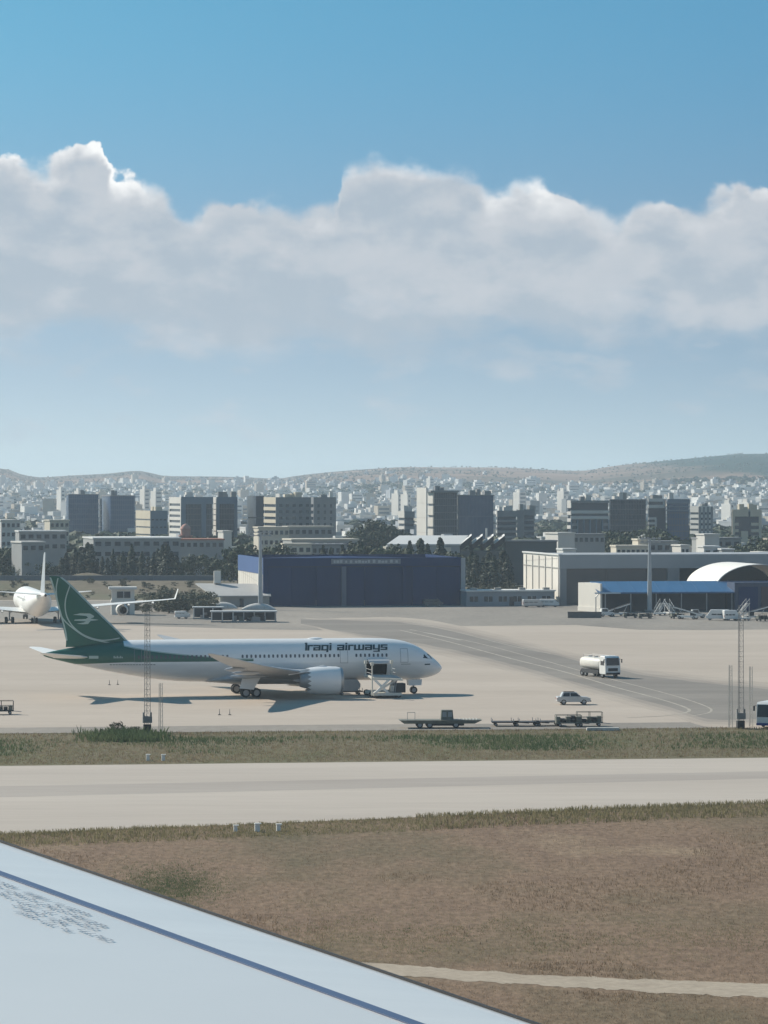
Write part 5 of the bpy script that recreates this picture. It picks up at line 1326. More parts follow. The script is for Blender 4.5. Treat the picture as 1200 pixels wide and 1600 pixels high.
mound = MB().lathe([(0, 9.0), (.6, 7.4), (1.4, 4.6), (2.0, 2.0), (2.2, .05)], (0, 0, 0), 'z', 24).build('earth_mound', MATS['earth'], None, True, loc=(xd(136, 1004), 1006, 2.5)); mound['kind'] = 'structure'
low_wall('perimeter_wall', 'long grey motorway parapet wall beyond the apron', -420, 372, 921, 3.9, mat('parapet_grey', (.17, .18, .19), .9, .12, .1), 1.0)
low_wall('garden_wall', 'pale wall strip beyond the annex', 800, 822, 927, 2.0, M_ROOFW)
# ---------------------------------------------------------------- trees and shrubs
def leaf_mat(name, c0, c1):
    mt = bpy.data.materials.new(name); mt.use_nodes = True; nt = mt.node_tree; b = nt.nodes['Principled BSDF']; L = nt.links.new
    b.inputs['Roughness'].default_value = .7; b.inputs['Specular IOR Level'].default_value = .2
    tc = nt.nodes.new('ShaderNodeTexCoord'); n = nt.nodes.new('ShaderNodeTexNoise'); n.inputs['Scale'].default_value = .55; n.inputs['Detail'].default_value = 4
    L(tc.outputs['Object'], n.inputs[0]); r = nt.nodes.new('ShaderNodeValToRGB'); L(n.outputs[0], r.inputs[0])
    r.color_ramp.elements[0].position = .35; r.color_ramp.elements[0].color = (*c0, 1); r.color_ramp.elements[1].position = .65; r.color_ramp.elements[1].color = (*c1, 1)
    oi = nt.nodes.new('ShaderNodeObjectInfo'); mr = nt.nodes.new('ShaderNodeMapRange'); mr.inputs[3].default_value = .8; mr.inputs[4].default_value = 1.25; L(oi.outputs['Random'], mr.inputs[0])
    sc = nt.nodes.new('ShaderNodeVectorMath'); sc.operation = 'SCALE'; L(r.outputs[0], sc.inputs[0]); L(mr.outputs[0], sc.inputs['Scale']); L(sc.outputs[0], b.inputs['Base Color'])
    MATS[name] = mt; return mt
M_CYP = leaf_mat('cypress_green', (.016, .030, .016), (.032, .050, .026))
M_BROAD = leaf_mat('broadleaf_green', (.028, .045, .020), (.055, .075, .034))
M_SHRUB = leaf_mat('shrub_olive', (.055, .062, .036), (.095, .095, .055))
M_BARK = mat('bark', (.085, .070, .055), .9, .25, 2)
def crown_mesh(kind, seed):
    rng = random.Random(seed); v = []; f = []
    def leaf(p, nrm, s):
        u = nrm.orthogonal().normalized(); w = nrm.cross(u); a = rng.uniform(0, 6.28); u2 = u * math.cos(a) + w * math.sin(a); w2 = nrm.cross(u2)
        i = len(v); v.extend([tuple(p + u2 * s), tuple(p + w2 * s * .7), tuple(p - u2 * s), tuple(p - w2 * s * .7)]); f.append((i, i + 1, i + 2, i + 3))
    if kind == 'cypress':      # unit height 1, spindle
        for k in range(620):
            z = rng.random() ** .85
            prof = .135 * (min(1, (z + .03) / .16) ** .6) * (1 - z ** 2.2) ** .75 + .008
            prof *= 1 + .28 * math.sin(seed + z * 17 + 3 * math.sin(z * 9))
            a = rng.uniform(0, 6.28); r = prof * math.sqrt(rng.uniform(.35, 1))
            n = Vector((math.cos(a), math.sin(a), rng.uniform(.1, .9))).normalized()
            leaf(Vector((r * math.cos(a), r * math.sin(a), .05 + z * .95)), (n + Vector((rng.uniform(-.5, .5), rng.uniform(-.5, .5), rng.uniform(-.3, .6)))).normalized(), rng.uniform(.018, .040))
    else:
        cl = []
        n = 15 if kind == 'broad' else 9
        for k in range(n):
            a = rng.uniform(0, 6.28); r = rng.uniform(.05, .42); z = rng.uniform(.36, .86) if kind == 'broad' else rng.uniform(.12, .72)
            r *= 1.15 - abs(z - .5)
            cl.append((Vector((r * math.cos(a), r * math.sin(a), z)), rng.uniform(.13, .22)))
        for c, R_ in cl:
            for k in range(75):
                d = Vector((rng.gauss(0, 1), rng.gauss(0, 1), rng.gauss(0, 1))).normalized()
                if d.z < -.5 and rng.random() < .5: continue
                p = c + Vector((d.x * R_, d.y * R_, d.z * R_ * .8)) * rng.uniform(.7, 1.06)
                leaf(p, (d + Vector((rng.uniform(-.6, .6), rng.uniform(-.6, .6), rng.uniform(-.4, .7)))).normalized(), rng.uniform(.022, .050))
    me = bpy.data.meshes.new('crown'); me.from_pydata(v, [], f)
    me.materials.append({'cypress': M_CYP, 'broad': M_BROAD, 'shrub': M_SHRUB}[kind]); me.update(); return me
def trunk_mesh(kind, seed):
    rng = random.Random(seed + 50); mb = MB()
    if kind == 'cypress': mb.tube((0, 0, 0), (0, 0, .8), .022, .006, 6)
    else:
        top = .42 if kind == 'broad' else .15
        mb.tube((0, 0, 0), (.01, .01, top), .032, .022, 7)
        for k in range(5):
            a = k * 1.26 + rng.uniform(-.3, .3); mb.tube((.01, .01, top * rng.uniform(.75, 1)), (.26 * math.cos(a), .26 * math.sin(a), top + rng.uniform(.15, .35)), .016, .006, 5)
    return mb.mesh('trunk', M_BARK, True)
TREE_SRC = {k: [(crown_mesh(k, 10 * i + len(k)), trunk_mesh(k, i)) for i in range(4)] for k in ('cypress', 'broad', 'shrub')}
TREE_N = [0]
def tree(kind, x, y, h, label, group, spread=1.0, z=0.0, name=None, rng=random.Random(77)):
    cm, tm = TREE_SRC[kind][TREE_N[0] % 4]; TREE_N[0] += 1
    r = thing(name or {'cypress': 'cypress_tree', 'broad': 'broadleaf_tree', 'shrub': 'shrub'}[kind], label, 'shrub' if kind == 'shrub' else 'tree', (x, y, z), rng.uniform(0, 6.28), group)
    r.scale = (h * spread, h * spread, h)
    link('trunk', tm, r); link('crown', cm, r)
    return r
def tree_px(kind, px, D, top_y, label, group, spread=1.0, z=0.0):
    return tree(kind, xd(px, D), D, zd(top_y, D) - z, label, group, spread, z)
rng = random.Random(21)
NTH = ['leftmost', 'second from left', 'third from left', 'fourth from left', 'fifth from left', 'sixth from left', 'seventh from left', 'eighth from left', 'ninth from left', 'tenth from left'] + ['%s from left' % w for w in ('eleventh', 'twelfth', 'thirteenth', 'fourteenth', 'fifteenth', 'sixteenth', 'seventeenth', 'eighteenth', 'nineteenth', 'twentieth', 'twenty-first', 'twenty-second', 'twenty-third', 'twenty-fourth', 'twenty-fifth', 'twenty-sixth')]
def nth(rows): return [(NTH[i], *r) for i, r in enumerate(sorted(rows))]
# row of cypresses in front of the white warehouses (left)
G1 = 'dark cypresses before the long white warehouse'
for od, px, ty, sp in nth(((96, 872, 1.3), (104, 864, 1.4), (113, 868, 1.2), (118, 855, 1.2), (126, 866, 1.4), (131, 856, 1.2), (137, 848, 1.2), (143, 851, 1.3), (152, 874, 1.2), (160, 870, 1.0), (168, 872, 1.0), (177, 858, .8), (186, 868, 1.3), (192, 862, 1.2), (200, 870, 1.3), (206, 850, 1.0), (214, 872, 1.3), (222, 862, 1.1), (232, 870, 1.4), (240, 864, 1.2), (247, 858, 1.3), (254, 852, 1.2), (261, 851, 1.2), (268, 862, 1.5), (276, 868, 1.6))):
    D = 1022 + rng.uniform(-12, 16)
    tree_px('cypress', px, D, ty, 'dark cypress standing in the row before the long white warehouse, ' + od, G1, sp)
for od, px, ty, sp in nth(((535, 852, 1.0), (505, 853, .9), (517, 856, .8), (548, 850, 1.0), (640, 846, 1.1), (657, 842, 1.3), (688, 841, 1.3), (668, 850, 1.3))):
    tree_px('cypress', px, 960 + rng.uniform(-8, 14), ty, 'dark cypress rising just behind the blue hangar roof, ' + od, 'cypresses behind the blue hangar', sp)
for od, px, ty, sp in nth(((737, 862, 1.2), (744, 866, 1.1), (756, 870, 1.2), (764, 862, 1.5), (772, 868, 1.3), (786, 860, 1.5), (793, 870, 1.2))):
    tree_px('cypress', px, 1000 + rng.uniform(-10, 10), ty, 'dark conical cypress right of the blue hangar, ' + od, 'cypresses right of the blue hangar', sp * 1.2)
for od, px, ty in nth(((-6, 862), (8, 850), (20, 856), (32, 874), (44, 872), (58, 880), (72, 878), (84, 884), (2, 880), (26, 884), (150, 884), (284, 872), (300, 866), (318, 864), (330, 868), (346, 870))):
    tree_px('broad', px, 1030 + rng.uniform(-20, 20), ty, 'dark bushy tree beyond the motorway wall at the left, ' + od, 'bushy trees beyond the motorway wall', .95)
for od, px, ty, D in nth(((372, 852, 960), (386, 846, 965), (402, 850, 950), (420, 852, 955), (436, 848, 960), (450, 858, 950), (465, 862, 945), (480, 862, 950), (560, 846, 950), (572, 850, 955), (588, 852, 950), (604, 850, 945), (618, 850, 950), (630, 856, 945), (648, 858, 945), (700, 858, 945), (712, 862, 940))):
    tree_px('broad', px, D, ty, 'dark bushy tree with its crown showing over the blue hangar roof, ' + od, 'bushy trees behind the blue hangar', .9)
# wooded knoll in the middle distance
for k in range(26):
    px = rng.uniform(548, 628); e = 1 - abs(px - 592) / 52
    tree('broad', xd(px, 1250), 1250 + rng.uniform(-40, 40), zd(850 - 42 * max(.05, e) ** .6 * rng.uniform(.75, 1), 1250), 'dense dark tree of the wooded clump left of the white slab tower', 'wooded clump in the middle distance', .9)
# right hand side
for od, px, ty, D in nth(((1112, 838, 1080), (1122, 842, 1085), (1038, 828, 1120), (1160, 846, 1050), (1172, 850, 1045), (1186, 838, 1060), (1198, 842, 1050), (1150, 858, 1040), (1135, 836, 1200), (960, 826, 1180), (972, 822, 1190), (984, 832, 1175), (950, 830, 1200), (1020, 822, 1220), (870, 842, 1120))):
    tree_px('broad', px, D, ty, 'dark bushy tree among the low buildings at the right, ' + od, 'bushy trees at the right', .95)
# hedge and shrubs behind the parked jet and kiosk
for k in range(34):
    px = rng.uniform(206, 332); D = rng.uniform(800, 850); hump = math.exp(-((px - 262) / 26) ** 2) + math.exp(-((px - 312) / 20) ** 2)
    tree('shrub', xd(px, D), D, 1.9 + 4.6 * hump * rng.uniform(.7, 1), 'olive shrub of the rounded hedge behind the shelters', 'rounded hedge behind the shelters', 1.25)
for k in range(60):
    px = rng.uniform(-10, 372); D = rng.uniform(890, 990)
    tree('shrub', xd(px, D), D, rng.uniform(1.0, 2.4), 'grey-green shrub on the slope below the motorway wall', 'shrubs below the motorway wall', 1.5, max(0, (D - 955) / 36 * 2.4))
for k in range(14):
    px = rng.uniform(730, 822); D = rng.uniform(905, 960)
    tree('shrub', xd(px, D), D, rng.uniform(2.0, 4.5), 'grey-green shrub on the bank behind the annex', 'shrubs behind the annex', 1.3)
for px, py, h in ((176, 1146, 1.5), (184, 1147, 2.0), (190, 1146, 1.3), (205, 1147, 1.1), (214, 1148, 1.3), (160, 1148, .9)):
    p = gp(px, py); tree('shrub', p.x, p.y, h, 'green weedy bush growing in the verge by the lattice mast', 'weedy bushes by the lattice mast', .8, .03)
# ---------------------------------------------------------------- hills and the city
RIDGE = [(-900, 745), (-300, 742), (-120, 745), (-40, 738), (5, 734), (30, 742), (60, 747), (110, 744), (170, 741), (215, 737), (262, 745), (330, 745), (385, 746), (430, 748), (470, 743), (520, 738), (570, 734), (640, 730), (700, 731), (770, 732), (850, 736), (905, 738), (960, 731), (1030, 725), (1100, 718), (1160, 712), (1210, 711), (1320, 716), (1500, 730), (2100, 740)]
def ridge_y(px): return interp(RIDGE, px)[0]
def hill_z(x, y):
    D = max(y, 1.0); px = 600 + FPX * x / D
    top = EYE + (HOR - ridge_y(max(-900, min(2100, px)))) * 8200 / FPX
    t = max(0.0, min(1.0, (D - 2300) / 5900.0))
    s = t * t * (3 - 2 * t)
    if D > 8200: s = max(0.0, 1 - ((D - 8200) / 3500) ** 2)
    n = noise.noise(Vector((x * .0011, y * .0011, 3.3))) * 10 + noise.noise(Vector((x * .004, y * .004, 8.1))) * 4
    return max(-3.0, -1.5 + top * s + n * min(1, s * 2.2) * (1 - max(0, (t - .8) * 4)))
def hills():
    NX, NY = 240, 110; rows = []
    for j in range(NY + 1):
        D = 2200 * (11700 / 2200) ** (j / NY)
        rows.append([Vector((xd(lerp(-1300, 2500, i / NX), D), D, 0)) for i in range(NX + 1)])
    for r in rows:
        for p in r: p.z = hill_z(p.x, p.y)
    mt = bpy.data.materials.new('hill_slopes'); mt.use_nodes = True; nt = mt.node_tree; b = nt.nodes['Principled BSDF']; L = nt.links.new
    b.inputs['Roughness'].default_value = 1; b.inputs['Specular IOR Level'].default_value = 0
    tc = nt.nodes.new('ShaderNodeTexCoord')
    n1 = nt.nodes.new('ShaderNodeTexNoise'); n1.inputs['Scale'].default_value = .0022; n1.inputs['Detail'].default_value = 8; n1.inputs['Roughness'].default_value = .62; L(tc.outputs['Object'], n1.inputs[0])
    r = nt.nodes.new('ShaderNodeValToRGB'); L(n1.outputs[0], r.inputs[0]); e = r.color_ramp.elements
    e[0].position = .32; e[0].color = (.060, .062, .045, 1); e[1].position = .68; e[1].color = (.31, .205, .15, 1)
    k = e.new(.46); k.color = (.135, .105, .078, 1); k = e.new(.56); k.color = (.235, .16, .12, 1)
    # the wooded hill on the right: a patch of evergreen cover with a ragged edge
    sp = nt.nodes.new('ShaderNodeVectorMath'); sp.operation = 'DISTANCE'; mpg = nt.nodes.new('ShaderNodeMapping'); mpg.inputs[3].default_value = (1, .12, 0); L(tc.outputs['Object'], mpg.inputs[0]); L(mpg.outputs[0], sp.inputs[0]); sp.inputs[1].default_value = (960, 7300 * .12, 0)
    n2 = nt.nodes.new('ShaderNodeTexNoise'); n2.inputs['Scale'].default_value = .004; n2.inputs['Detail'].default_value = 6; L(tc.outputs['Object'], n2.inputs[0])
    ma = nt.nodes.new('ShaderNodeMath'); ma.operation = 'MULTIPLY_ADD'; L(n2.outputs[0], ma.inputs[0]); ma.inputs[1].default_value = 260; L(sp.outputs['Value'], ma.inputs[2])
    mr = nt.nodes.new('ShaderNodeMapRange'); L(ma.outputs[0], mr.inputs[0]); mr.inputs[1].default_value = 540; mr.inputs[2].default_value = 575; mr.inputs[3].default_value = 1; mr.inputs[4].default_value = 0
    mx = nt.nodes.new('ShaderNodeMix'); mx.data_type = 'RGBA'; L(mr.outputs[0], mx.inputs[0]); L(r.outputs[0], mx.inputs[6]); mx.inputs[7].default_value = (.016, .040, .030, 1)
    L(mx.outputs[2], b.inputs['Base Color'])
    structure('hills', MB().rings(rows, False, False, closed=False), mt, True)
hills()

M_GLASSB = mat('office_glass_blue', (.045, .095, .185), .22, .12, .08, spec=.6)
M_GLASSD = mat('office_glass_dark', (.030, .045, .068), .25, .15, .1, spec=.5)
M_OFFW = mat('office_white', (.60, .58, .54), .8, .08, .08)
M_OFFG = mat('office_grey', (.21, .22, .23), .8, .10, .08)
M_OFFB = mat('office_beige', (.55, .49, .38), .85, .10, .08)
M_OFFP = mat('office_blue_grey', (.15, .20, .26), .7, .10, .08)
def block(name, label, cat, pl, pc, pr, ty, D, rot, core, group=None, base_z=0.0):
    """a rectangular building: photo columns of its left edge, near corner and right edge, row of its top, distance and turn"""
    c = Vector((xd(pc, D), D, 0)); rt = R(rot); ux = Vector((math.cos(rt), math.sin(rt))); uy = Vector((-math.sin(rt), math.cos(rt)))
    def solve(u, px):
        k = (px - 600) / FPX; return (k * D - c.x) / (u.x - k * u.y)
    W = solve(ux, pr); Dp = min(45.0, solve(uy, pl)) if pl < pc - .5 else 16.0
    H = zd(ty, D) - base_z
    root = thing(name, label, cat, (c.x, c.y, base_z), rt, group)
    MB().box(.35, .35, 0, W - .35, Dp - .35, H - .4).build('core', core, root)
    MB().box(.12, .12, H - .4, W - .12, Dp - .12, H).build('roof', M_OFFG, root)
    return root, W, Dp, H
def bands(root, W, Dp, H, n, mf, ms, z0=0.0, frac=.5, side=True, front=True, x0=0.0, x1=None, slab='spandrel'):
    """solid floor bands standing proud of the glass core"""
    x1 = W if x1 is None else x1; fh = (H - z0) / n
    for k in range(n):
        a = z0 + k * fh; b = a + fh * frac
        if k == n - 1: b = H + .3
        if front: MB().box(x0, 0, a, x1, .34, b).build(slab, mf, root)
        if side: MB().box(0, .345 if front else 0, a, .34, Dp, b).build(slab, ms, root)
def piers(root, W, Dp, H, n, m, front=True, side=False, w=.5, z0=0, x0=0.0, x1=None):
    x1 = W if x1 is None else x1
    for k in range(n + 1):
        if front: MB().box(lerp(x0, x1 - w, k / n), -.05, z0, lerp(x0, x1 - w, k / n) + w, .33, H).build('pier', m, root)
        if side: MB().box(-.05, lerp(.4, Dp - w, k / n), z0, .33, lerp(.4, Dp - w, k / n) + w, H).build('pier', m, root)
def rooftop(root, W, Dp, H, seed, m=None):
    rr = random.Random(seed)
    for k in range(rr.randint(2, 4)):
        x = rr.uniform(.1, .8) * W; y = rr.uniform(.2, .6) * Dp; s = rr.uniform(1.2, 3.2)
        MB().box(x, y, H + .02, x + s, y + s, H + rr.uniform(1.2, 2.8)).build('rooftop_unit', m or rr.choice((M_OFFW, M_OFFG, M_CONC)), root)

def mullions(root, W, Dp, H, nx, nz, m):
    mb = MB()
    for k in range(nx + 1): mb.box(W * k / nx - .07, .22, 0, W * k / nx + .07, .34, H - .4)
    for k in range(nz): mb.box(.2, .26, H * k / nz, W - .2, .345, H * k / nz + .35)
    mb.build('curtain_wall_grid', m, root)['kind'] = 'stuff'
M_MUL = mat('mullion_blue', (.085, .135, .215), .5, .1, .2)
M_MULD = mat('mullion_dark', (.075, .085, .10), .5, .1, .2)
# --- blue glass office pair (left)
b, W, Dp, H = block('glass_office', 'blue glass office block at the far left, left of a pair', 'building', 102, 106, 155, 772, 1650, 16, M_GLASSB); mullions(b, W, Dp, H, 14, 11, M_MUL); rooftop(b, W, Dp, H, 1)
b, W, Dp, H = block('glass_office', 'blue glass office block at the far left, right of a pair', 'building', 158, 172, 212, 774, 1640, 16, M_GLASSB); mullions(b, W, Dp, H, 12, 11, M_MUL); rooftop(b, W, Dp, H, 2)
b, W, Dp, H = block('stair_tower', 'narrow dark tower linking the two blue glass offices', 'building', 154, 156, 174, 780, 1665, 16, M_GLASSD); bands(b, W, Dp, H, 9, M_OFFG, M_OFFG, frac=.25)
# --- beige banded block
b, W, Dp, H = block('office_block', 'beige block with thin dark bands beside the white banded tower', 'building', 212, 235, 262, 799, 1480, 18, M_GLASSD); bands(b, W, Dp, H, 6, M_OFFP, M_OFFB, frac=.8); piers(b, W, Dp, H, 4, M_OFFP); rooftop(b, W, Dp, H, 3, M_OFFB)  # front bands and piers painted blue-grey for the shaded face
# --- white banded tower pair
b, W, Dp, H = block('office_tower', 'tall tower with white end wall striped by dark windows', 'building', 264, 283, 333, 778, 1430, 16, M_GLASSD); bands(b, W, Dp, H, 11, M_OFFP, M_OFFW, frac=.55, front=False)
piers(b, W, Dp, H, 1, M_OFFW, False, True, 1.2); MB().box(0, -.1, H - 2.6, W, .33, H + .4).build('roof_frame', M_OFFP, b); piers(b, W, Dp, H - 2.6, 1, M_OFFP, True, False, 2.0, x1=W * .78); mullions(b, W, Dp, H, 10, 11, M_MULD); rooftop(b, W, Dp, H, 4)
b, W, Dp, H = block('office_tower', 'blue-grey tower with pale corner right of the striped tower', 'building', 333, 338, 371, 778, 1450, 16, M_GLASSD); bands(b, W, Dp, H, 11, M_OFFP, M_OFFW, frac=.85, front=False); MB().box(0, -.1, H - 2.6, W, .33, H + .4).build('roof_frame', M_OFFP, b); piers(b, W, Dp, H - 2.6, 1, M_OFFP, True, False, 1.4); mullions(b, W, Dp, H, 8, 11, M_MULD); rooftop(b, W, Dp, H, 5)
# --- long dark block with beige end
b, W, Dp, H = block('office_block', 'dark block with cream banded end wall above the hangar', 'building', 412, 431, 488, 778, 1400, 16, M_GLASSD); bands(b, W, Dp, H, 10, M_OFFG, M_OFFB, frac=.55); piers(b, W, Dp, H, 5, M_OFFG, w=1.4); rooftop(b, W, Dp, H, 6, M_OFFB)
b, W, Dp, H = block('office_block', 'dark block with recessed windows right of the cream ended one', 'building', 486, 490, 525, 778, 1390, 16, M_GLASSD); bands(b, W, Dp, H, 10, M_OFFG, M_OFFG, frac=.5); piers(b, W, Dp, H, 3, M_OFFG, w=1.6); rooftop(b, W, Dp, H, 7)
b, W, Dp, H = block('dark_tower', 'dark windowless tower behind the cream ended block', 'building', 386, 400, 413, 776, 1440, 16, mat('dark_stucco', (.055, .065, .075), .8, .1, .1)); bands(b, W, Dp, H, 3, M_GLASSD, M_GLASSD, frac=.95)
# --- white slab tower with dark glass block
b, W, Dp, H = block('slab_tower', 'tall cream slab tower, the highest in the middle of the city', 'building', 651, 666, 668, 763, 1380, 14, M_OFFB); bands(b, W, Dp, H, 5, M_OFFW, M_OFFW, frac=.985)
b, W, Dp, H = block('glass_office', 'broad dark glass block joined to the cream slab tower', 'building', 668, 677, 716, 769, 1395, 16, M_GLASSD); bands(b, W, Dp, H, 6, M_GLASSD, M_OFFW, frac=.8, front=False); mullions(b, W, Dp, H, 14, 10, mat('mullion_slate', (.10, .115, .13), .6, .1, .2)); MB().box(-1.2, -.8, H, W + .2, Dp, H + .7).build('roof_slab', M_OFFG, b); rooftop(b, W, Dp, H + .7, 8, M_OFFG)
b, W, Dp, H = block('glass_office', 'blue-grey glass block with vertical ribs right of the dark one', 'building', 713, 716, 773, 773, 1400, 16, M_GLASSB); mullions(b, W, Dp, H, 26, 3, M_MUL); rooftop(b, W, Dp, H, 9, M_OFFG)
# --- grey banded blocks right of it
b, W, Dp, H = block('office_block', 'grey office block with strong horizontal bands', 'building', 775, 777, 808, 799, 1420, 20, M_GLASSD); bands(b, W, Dp, H, 9, M_OFFG, M_OFFW, frac=.45); rooftop(b, W, Dp, H, 10, M_OFFW)
b, W, Dp, H = block('office_block', 'grey office block with plain stair bay beside the banded one', 'building', 807, 808, 836, 797, 1425, 20, M_GLASSD); MB().box(0, 0, 0, 3.2, .34, H).build('stair_bay', M_OFFG, b); bands(b, W, Dp, H, 9, M_OFFG, M_OFFG, frac=.4, x0=3.25); rooftop(b, W, Dp, H, 11)
# --- big banded office at the right
b, W, Dp, H = block('office_block', 'large dark office with pale bands near its top, right of centre', 'building', 886, 892, 952, 783, 1350, 18, M_GLASSD)
for k, (za, zb_) in enumerate(((.97, 1.01), (.80, .85), (.71, .76))): MB().box(0, -.1, H * za, W, .33, H * zb_).build('spandrel', M_OFFW if k else M_OFFG, b)
for k in range(5):
    z = H * (.22 + .095 * k)
    for x in (0, W * .82): MB().box(x, 0, z, x + W * .18, .33, z + 1.1).build('spandrel', M_OFFG, b)
    if k < 2: MB().box(W * .36, 0, z, W * .72, .33, z + 1.1).build('spandrel', M_OFFG, b)
piers(b, W, Dp, H * .7, 6, M_OFFP, w=.5); bands(b, W, Dp, H, 9, M_OFFG, M_OFFW, frac=.5, front=False); rooftop(b, W, Dp, H, 12)
b, W, Dp, H = block('glass_office', 'dark blue glass wing joined to the large banded office', 'building', 950, 953, 1011, 780, 1360, 18, M_GLASSD); mullions(b, W, Dp, H, 14, 12, M_MULD); rooftop(b, W, Dp, H, 13)
# --- next one with white bands at its left end
b, W, Dp, H = block('office_block', 'dark block with white balcony bands on its upper left corner', 'building', 1010, 1013, 1042, 780, 1370, 18, M_GLASSD)
for z in (.86, .96): MB().box(0, -.1, H * z, W * .88, .33, H * z + 1.3).build('spandrel', M_OFFW, b)
MB().box(W * .80, -.12, H * .86, W * .88, .32, H * 1.0).build('pier', M_OFFW, b)
for k in range(6): MB().box(0, -.1, H * (.30 + .075 * k), W * .42, .33, H * (.30 + .075 * k) + .9).build('spandrel', M_OFFW, b)
MB().box(W * .36, -.12, H * .2, W * .44, .32, H * .7).build('pier', M_OFFW, b); rooftop(b, W, Dp, H, 14)
b, W, Dp, H = block('office_block', 'dark blue block right of the one with white balcony bands', 'building', 1041, 1043, 1078, 781, 1370, 18, M_GLASSB); bands(b, W, Dp, H, 3, M_OFFP, M_OFFP, z0=H * .82, frac=.4); mullions(b, W, Dp, H * .98, 9, 10, M_MULD); rooftop(b, W, Dp, H, 15)
b, W, Dp, H = block('apartment_block', 'pale apartment block with balconies beyond the dark office row', 'building', 1078, 1092, 1114, 792, 1500, 30, M_GLASSD); bands(b, W, Dp, H, 9, M_OFFW, M_OFFW, frac=.6); piers(b, W, Dp, H, 3, M_OFFG, w=1.2); rooftop(b, W, Dp, H, 16)
# --- framed cream office far right
b, W, Dp, H = block('office_block', 'cream framed office with a deep central recess at the far right', 'building', 1141, 1144, 1190, 798, 1330, 14, M_GLASSD)
piers(b, W, Dp, H, 1, M_OFFB, w=1.1); MB().box(0, -.12, H - 2.3, W * .55, .33, H + .5).build('spandrel', M_OFFB, b); MB().box(W * .62, -.12, H - 2.3, W, .33, H + .5).build('spandrel', M_OFFB, b)
for k in range(6): MB().box(1.2, 0, H * (.12 + .12 * k), W * .22, .33, H * (.12 + .12 * k) + 1.2).build('spandrel', M_OFFB, b); MB().box(W * .64, 0, H * (.12 + .12 * k), W - 1.2, .33, H * (.12 + .12 * k) + 1.2).build('spandrel', M_OFFB, b)
MB().box(W * .30, -.1, H * .35, W * .54, .3, H * .62).build('recess_panel', M_OFFB, b); rooftop(b, W, Dp, H, 17, M_OFFB)
b, W, Dp, H = block('apartment_block', 'grey apartment block left of the cream slab tower', 'building', 622, 632, 648, 800, 1450, 18, M_GLASSD); bands(b, W, Dp, H, 8, M_OFFG, M_OFFW, frac=.55); rooftop(b, W, Dp, H, 18, M_OFFW)

# --- nearer low buildings
def low(name, label, pl, pc, pr, ty, D, rot, wall, nwin=0, floors=1, roof=None, win_y=None, base=0.0):
    c = Vector((xd(pc, D), D, 0)); rt = R(rot); ux = Vector((math.cos(rt), math.sin(rt))); uy = Vector((-math.sin(rt), math.cos(rt)))
    k = (pr - 600) / FPX; W = (k * D - c.x) / (ux.x - k * ux.y)
    k = (pl - 600) / FPX; Dp = min(60.0, max(8.0, (k * D - c.x) / (uy.x - k * uy.y))) if pl < pc - .5 else 14.0
    H = zd(ty, D)
    root = thing(name, label, 'building', (c.x, c.y, 0), rt)
    MB().box(0, 0, 0, W, Dp, H - .45).build('wall', wall, root)
    MB().box(-.25, -.25, H - .45, W + .25, Dp + .25, H).build('roof_slab', roof or wall, root)
    if nwin:
        ww = W / nwin
        for f in range(floors):
            z = H - 1.0 - f * 3.2
            for i in range(nwin):
                w = MB().box(i * ww + ww * .2, -.03, z - 1.6, i * ww + ww * .8, .05, z - .3).build('window', M_WIN, root)
                MB().box(i * ww + ww * .16, -.16, z - 1.78, i * ww + ww * .84, -.035, z - 1.62).build('window_sill', wall, w)
    return root, W, Dp, H
M_CREAMW = mat('cream_wall', (.58, .53, .44), .85, .12, .1)
M_GREYW = mat('grey_wall', (.30, .31, .31), .85, .12, .1)
M_TERRA = mat('terracotta', (.32, .13, .085), .85, .15, .15)
low('long_warehouse', 'long white low warehouse behind the cypress row', 130, 146, 282, 840, 1075, 12, M_GREYW, 9, 2, M_ROOFW)
low('warehouse', 'white-roofed grey block left of the long warehouse', 24, 30, 104, 829, 1110, 12, M_GREYW, 6, 2, M_ROOFW)
low('house', 'white house with dark openings at the far left', -20, 2, 32, 812, 1190, 24, M_OFFW, 4, 3, M_OFFW)
low('house', 'pale beige house left of the blue glass offices', 74, 78, 108, 812, 1240, 20, M_CREAMW, 4, 3, M_CREAMW)
low('house', 'grey house with white gable between trees at the far left', 18, 34, 70, 846, 1030, 22, M_GREYW, 3, 1, M_OFFW)
low('terracotta_roofed_house', 'long grey house with terracotta roof below the striped tower', 274, 280, 350, 842, 1120, 8, M_GREYW, 7, 1, M_TERRA)
r_, W, Dp, H = low('white_block', 'small blank white block beside the terracotta roof', 343, 349, 362, 829, 1150, 16, M_OFFW)
def pink_dome():
    D = 1180; r_ = thing('domed_tower', 'small pink domed tower below the striped tower', 'tower', (xd(290, D), D, 0))
    zt = zd(818, D)
    m = mat('pink_stucco', (.42, .22, .18), .85, .1, .3)
    MB().lathe([(0, 2.2), (zt - 4.5, 2.2), (zt - 4.3, 2.5), (zt - 4.0, 2.5)], (0, 0, 0), 'z', 8, True).build('tower_shaft', m, r_)
    MB().lathe([(zt - 4.0, 1.7), (zt - 2.2, 1.7), (zt - 2.0, 1.9), (zt - 1.2, 1.6), (zt - .4, .9), (zt, .05)], (0, 0, 0), 'z', 12).build('dome', m, r_, True, 40)
pink_dome()
low('villa', 'cream two-storey building behind the hangar with roof terraces', 398, 404, 452, 823, 1120, 14, M_CREAMW, 6, 2, M_CREAMW)
low('villa', 'grey and cream flat-roofed building below the dark block', 446, 450, 520, 822, 1135, 14, M_GREYW, 7, 2, M_CREAMW)
low('villa', 'low grey wall building in front of the cream terraces', 442, 456, 560, 842, 1060, 14, M_GREYW, 8, 1, M_CREAMW)
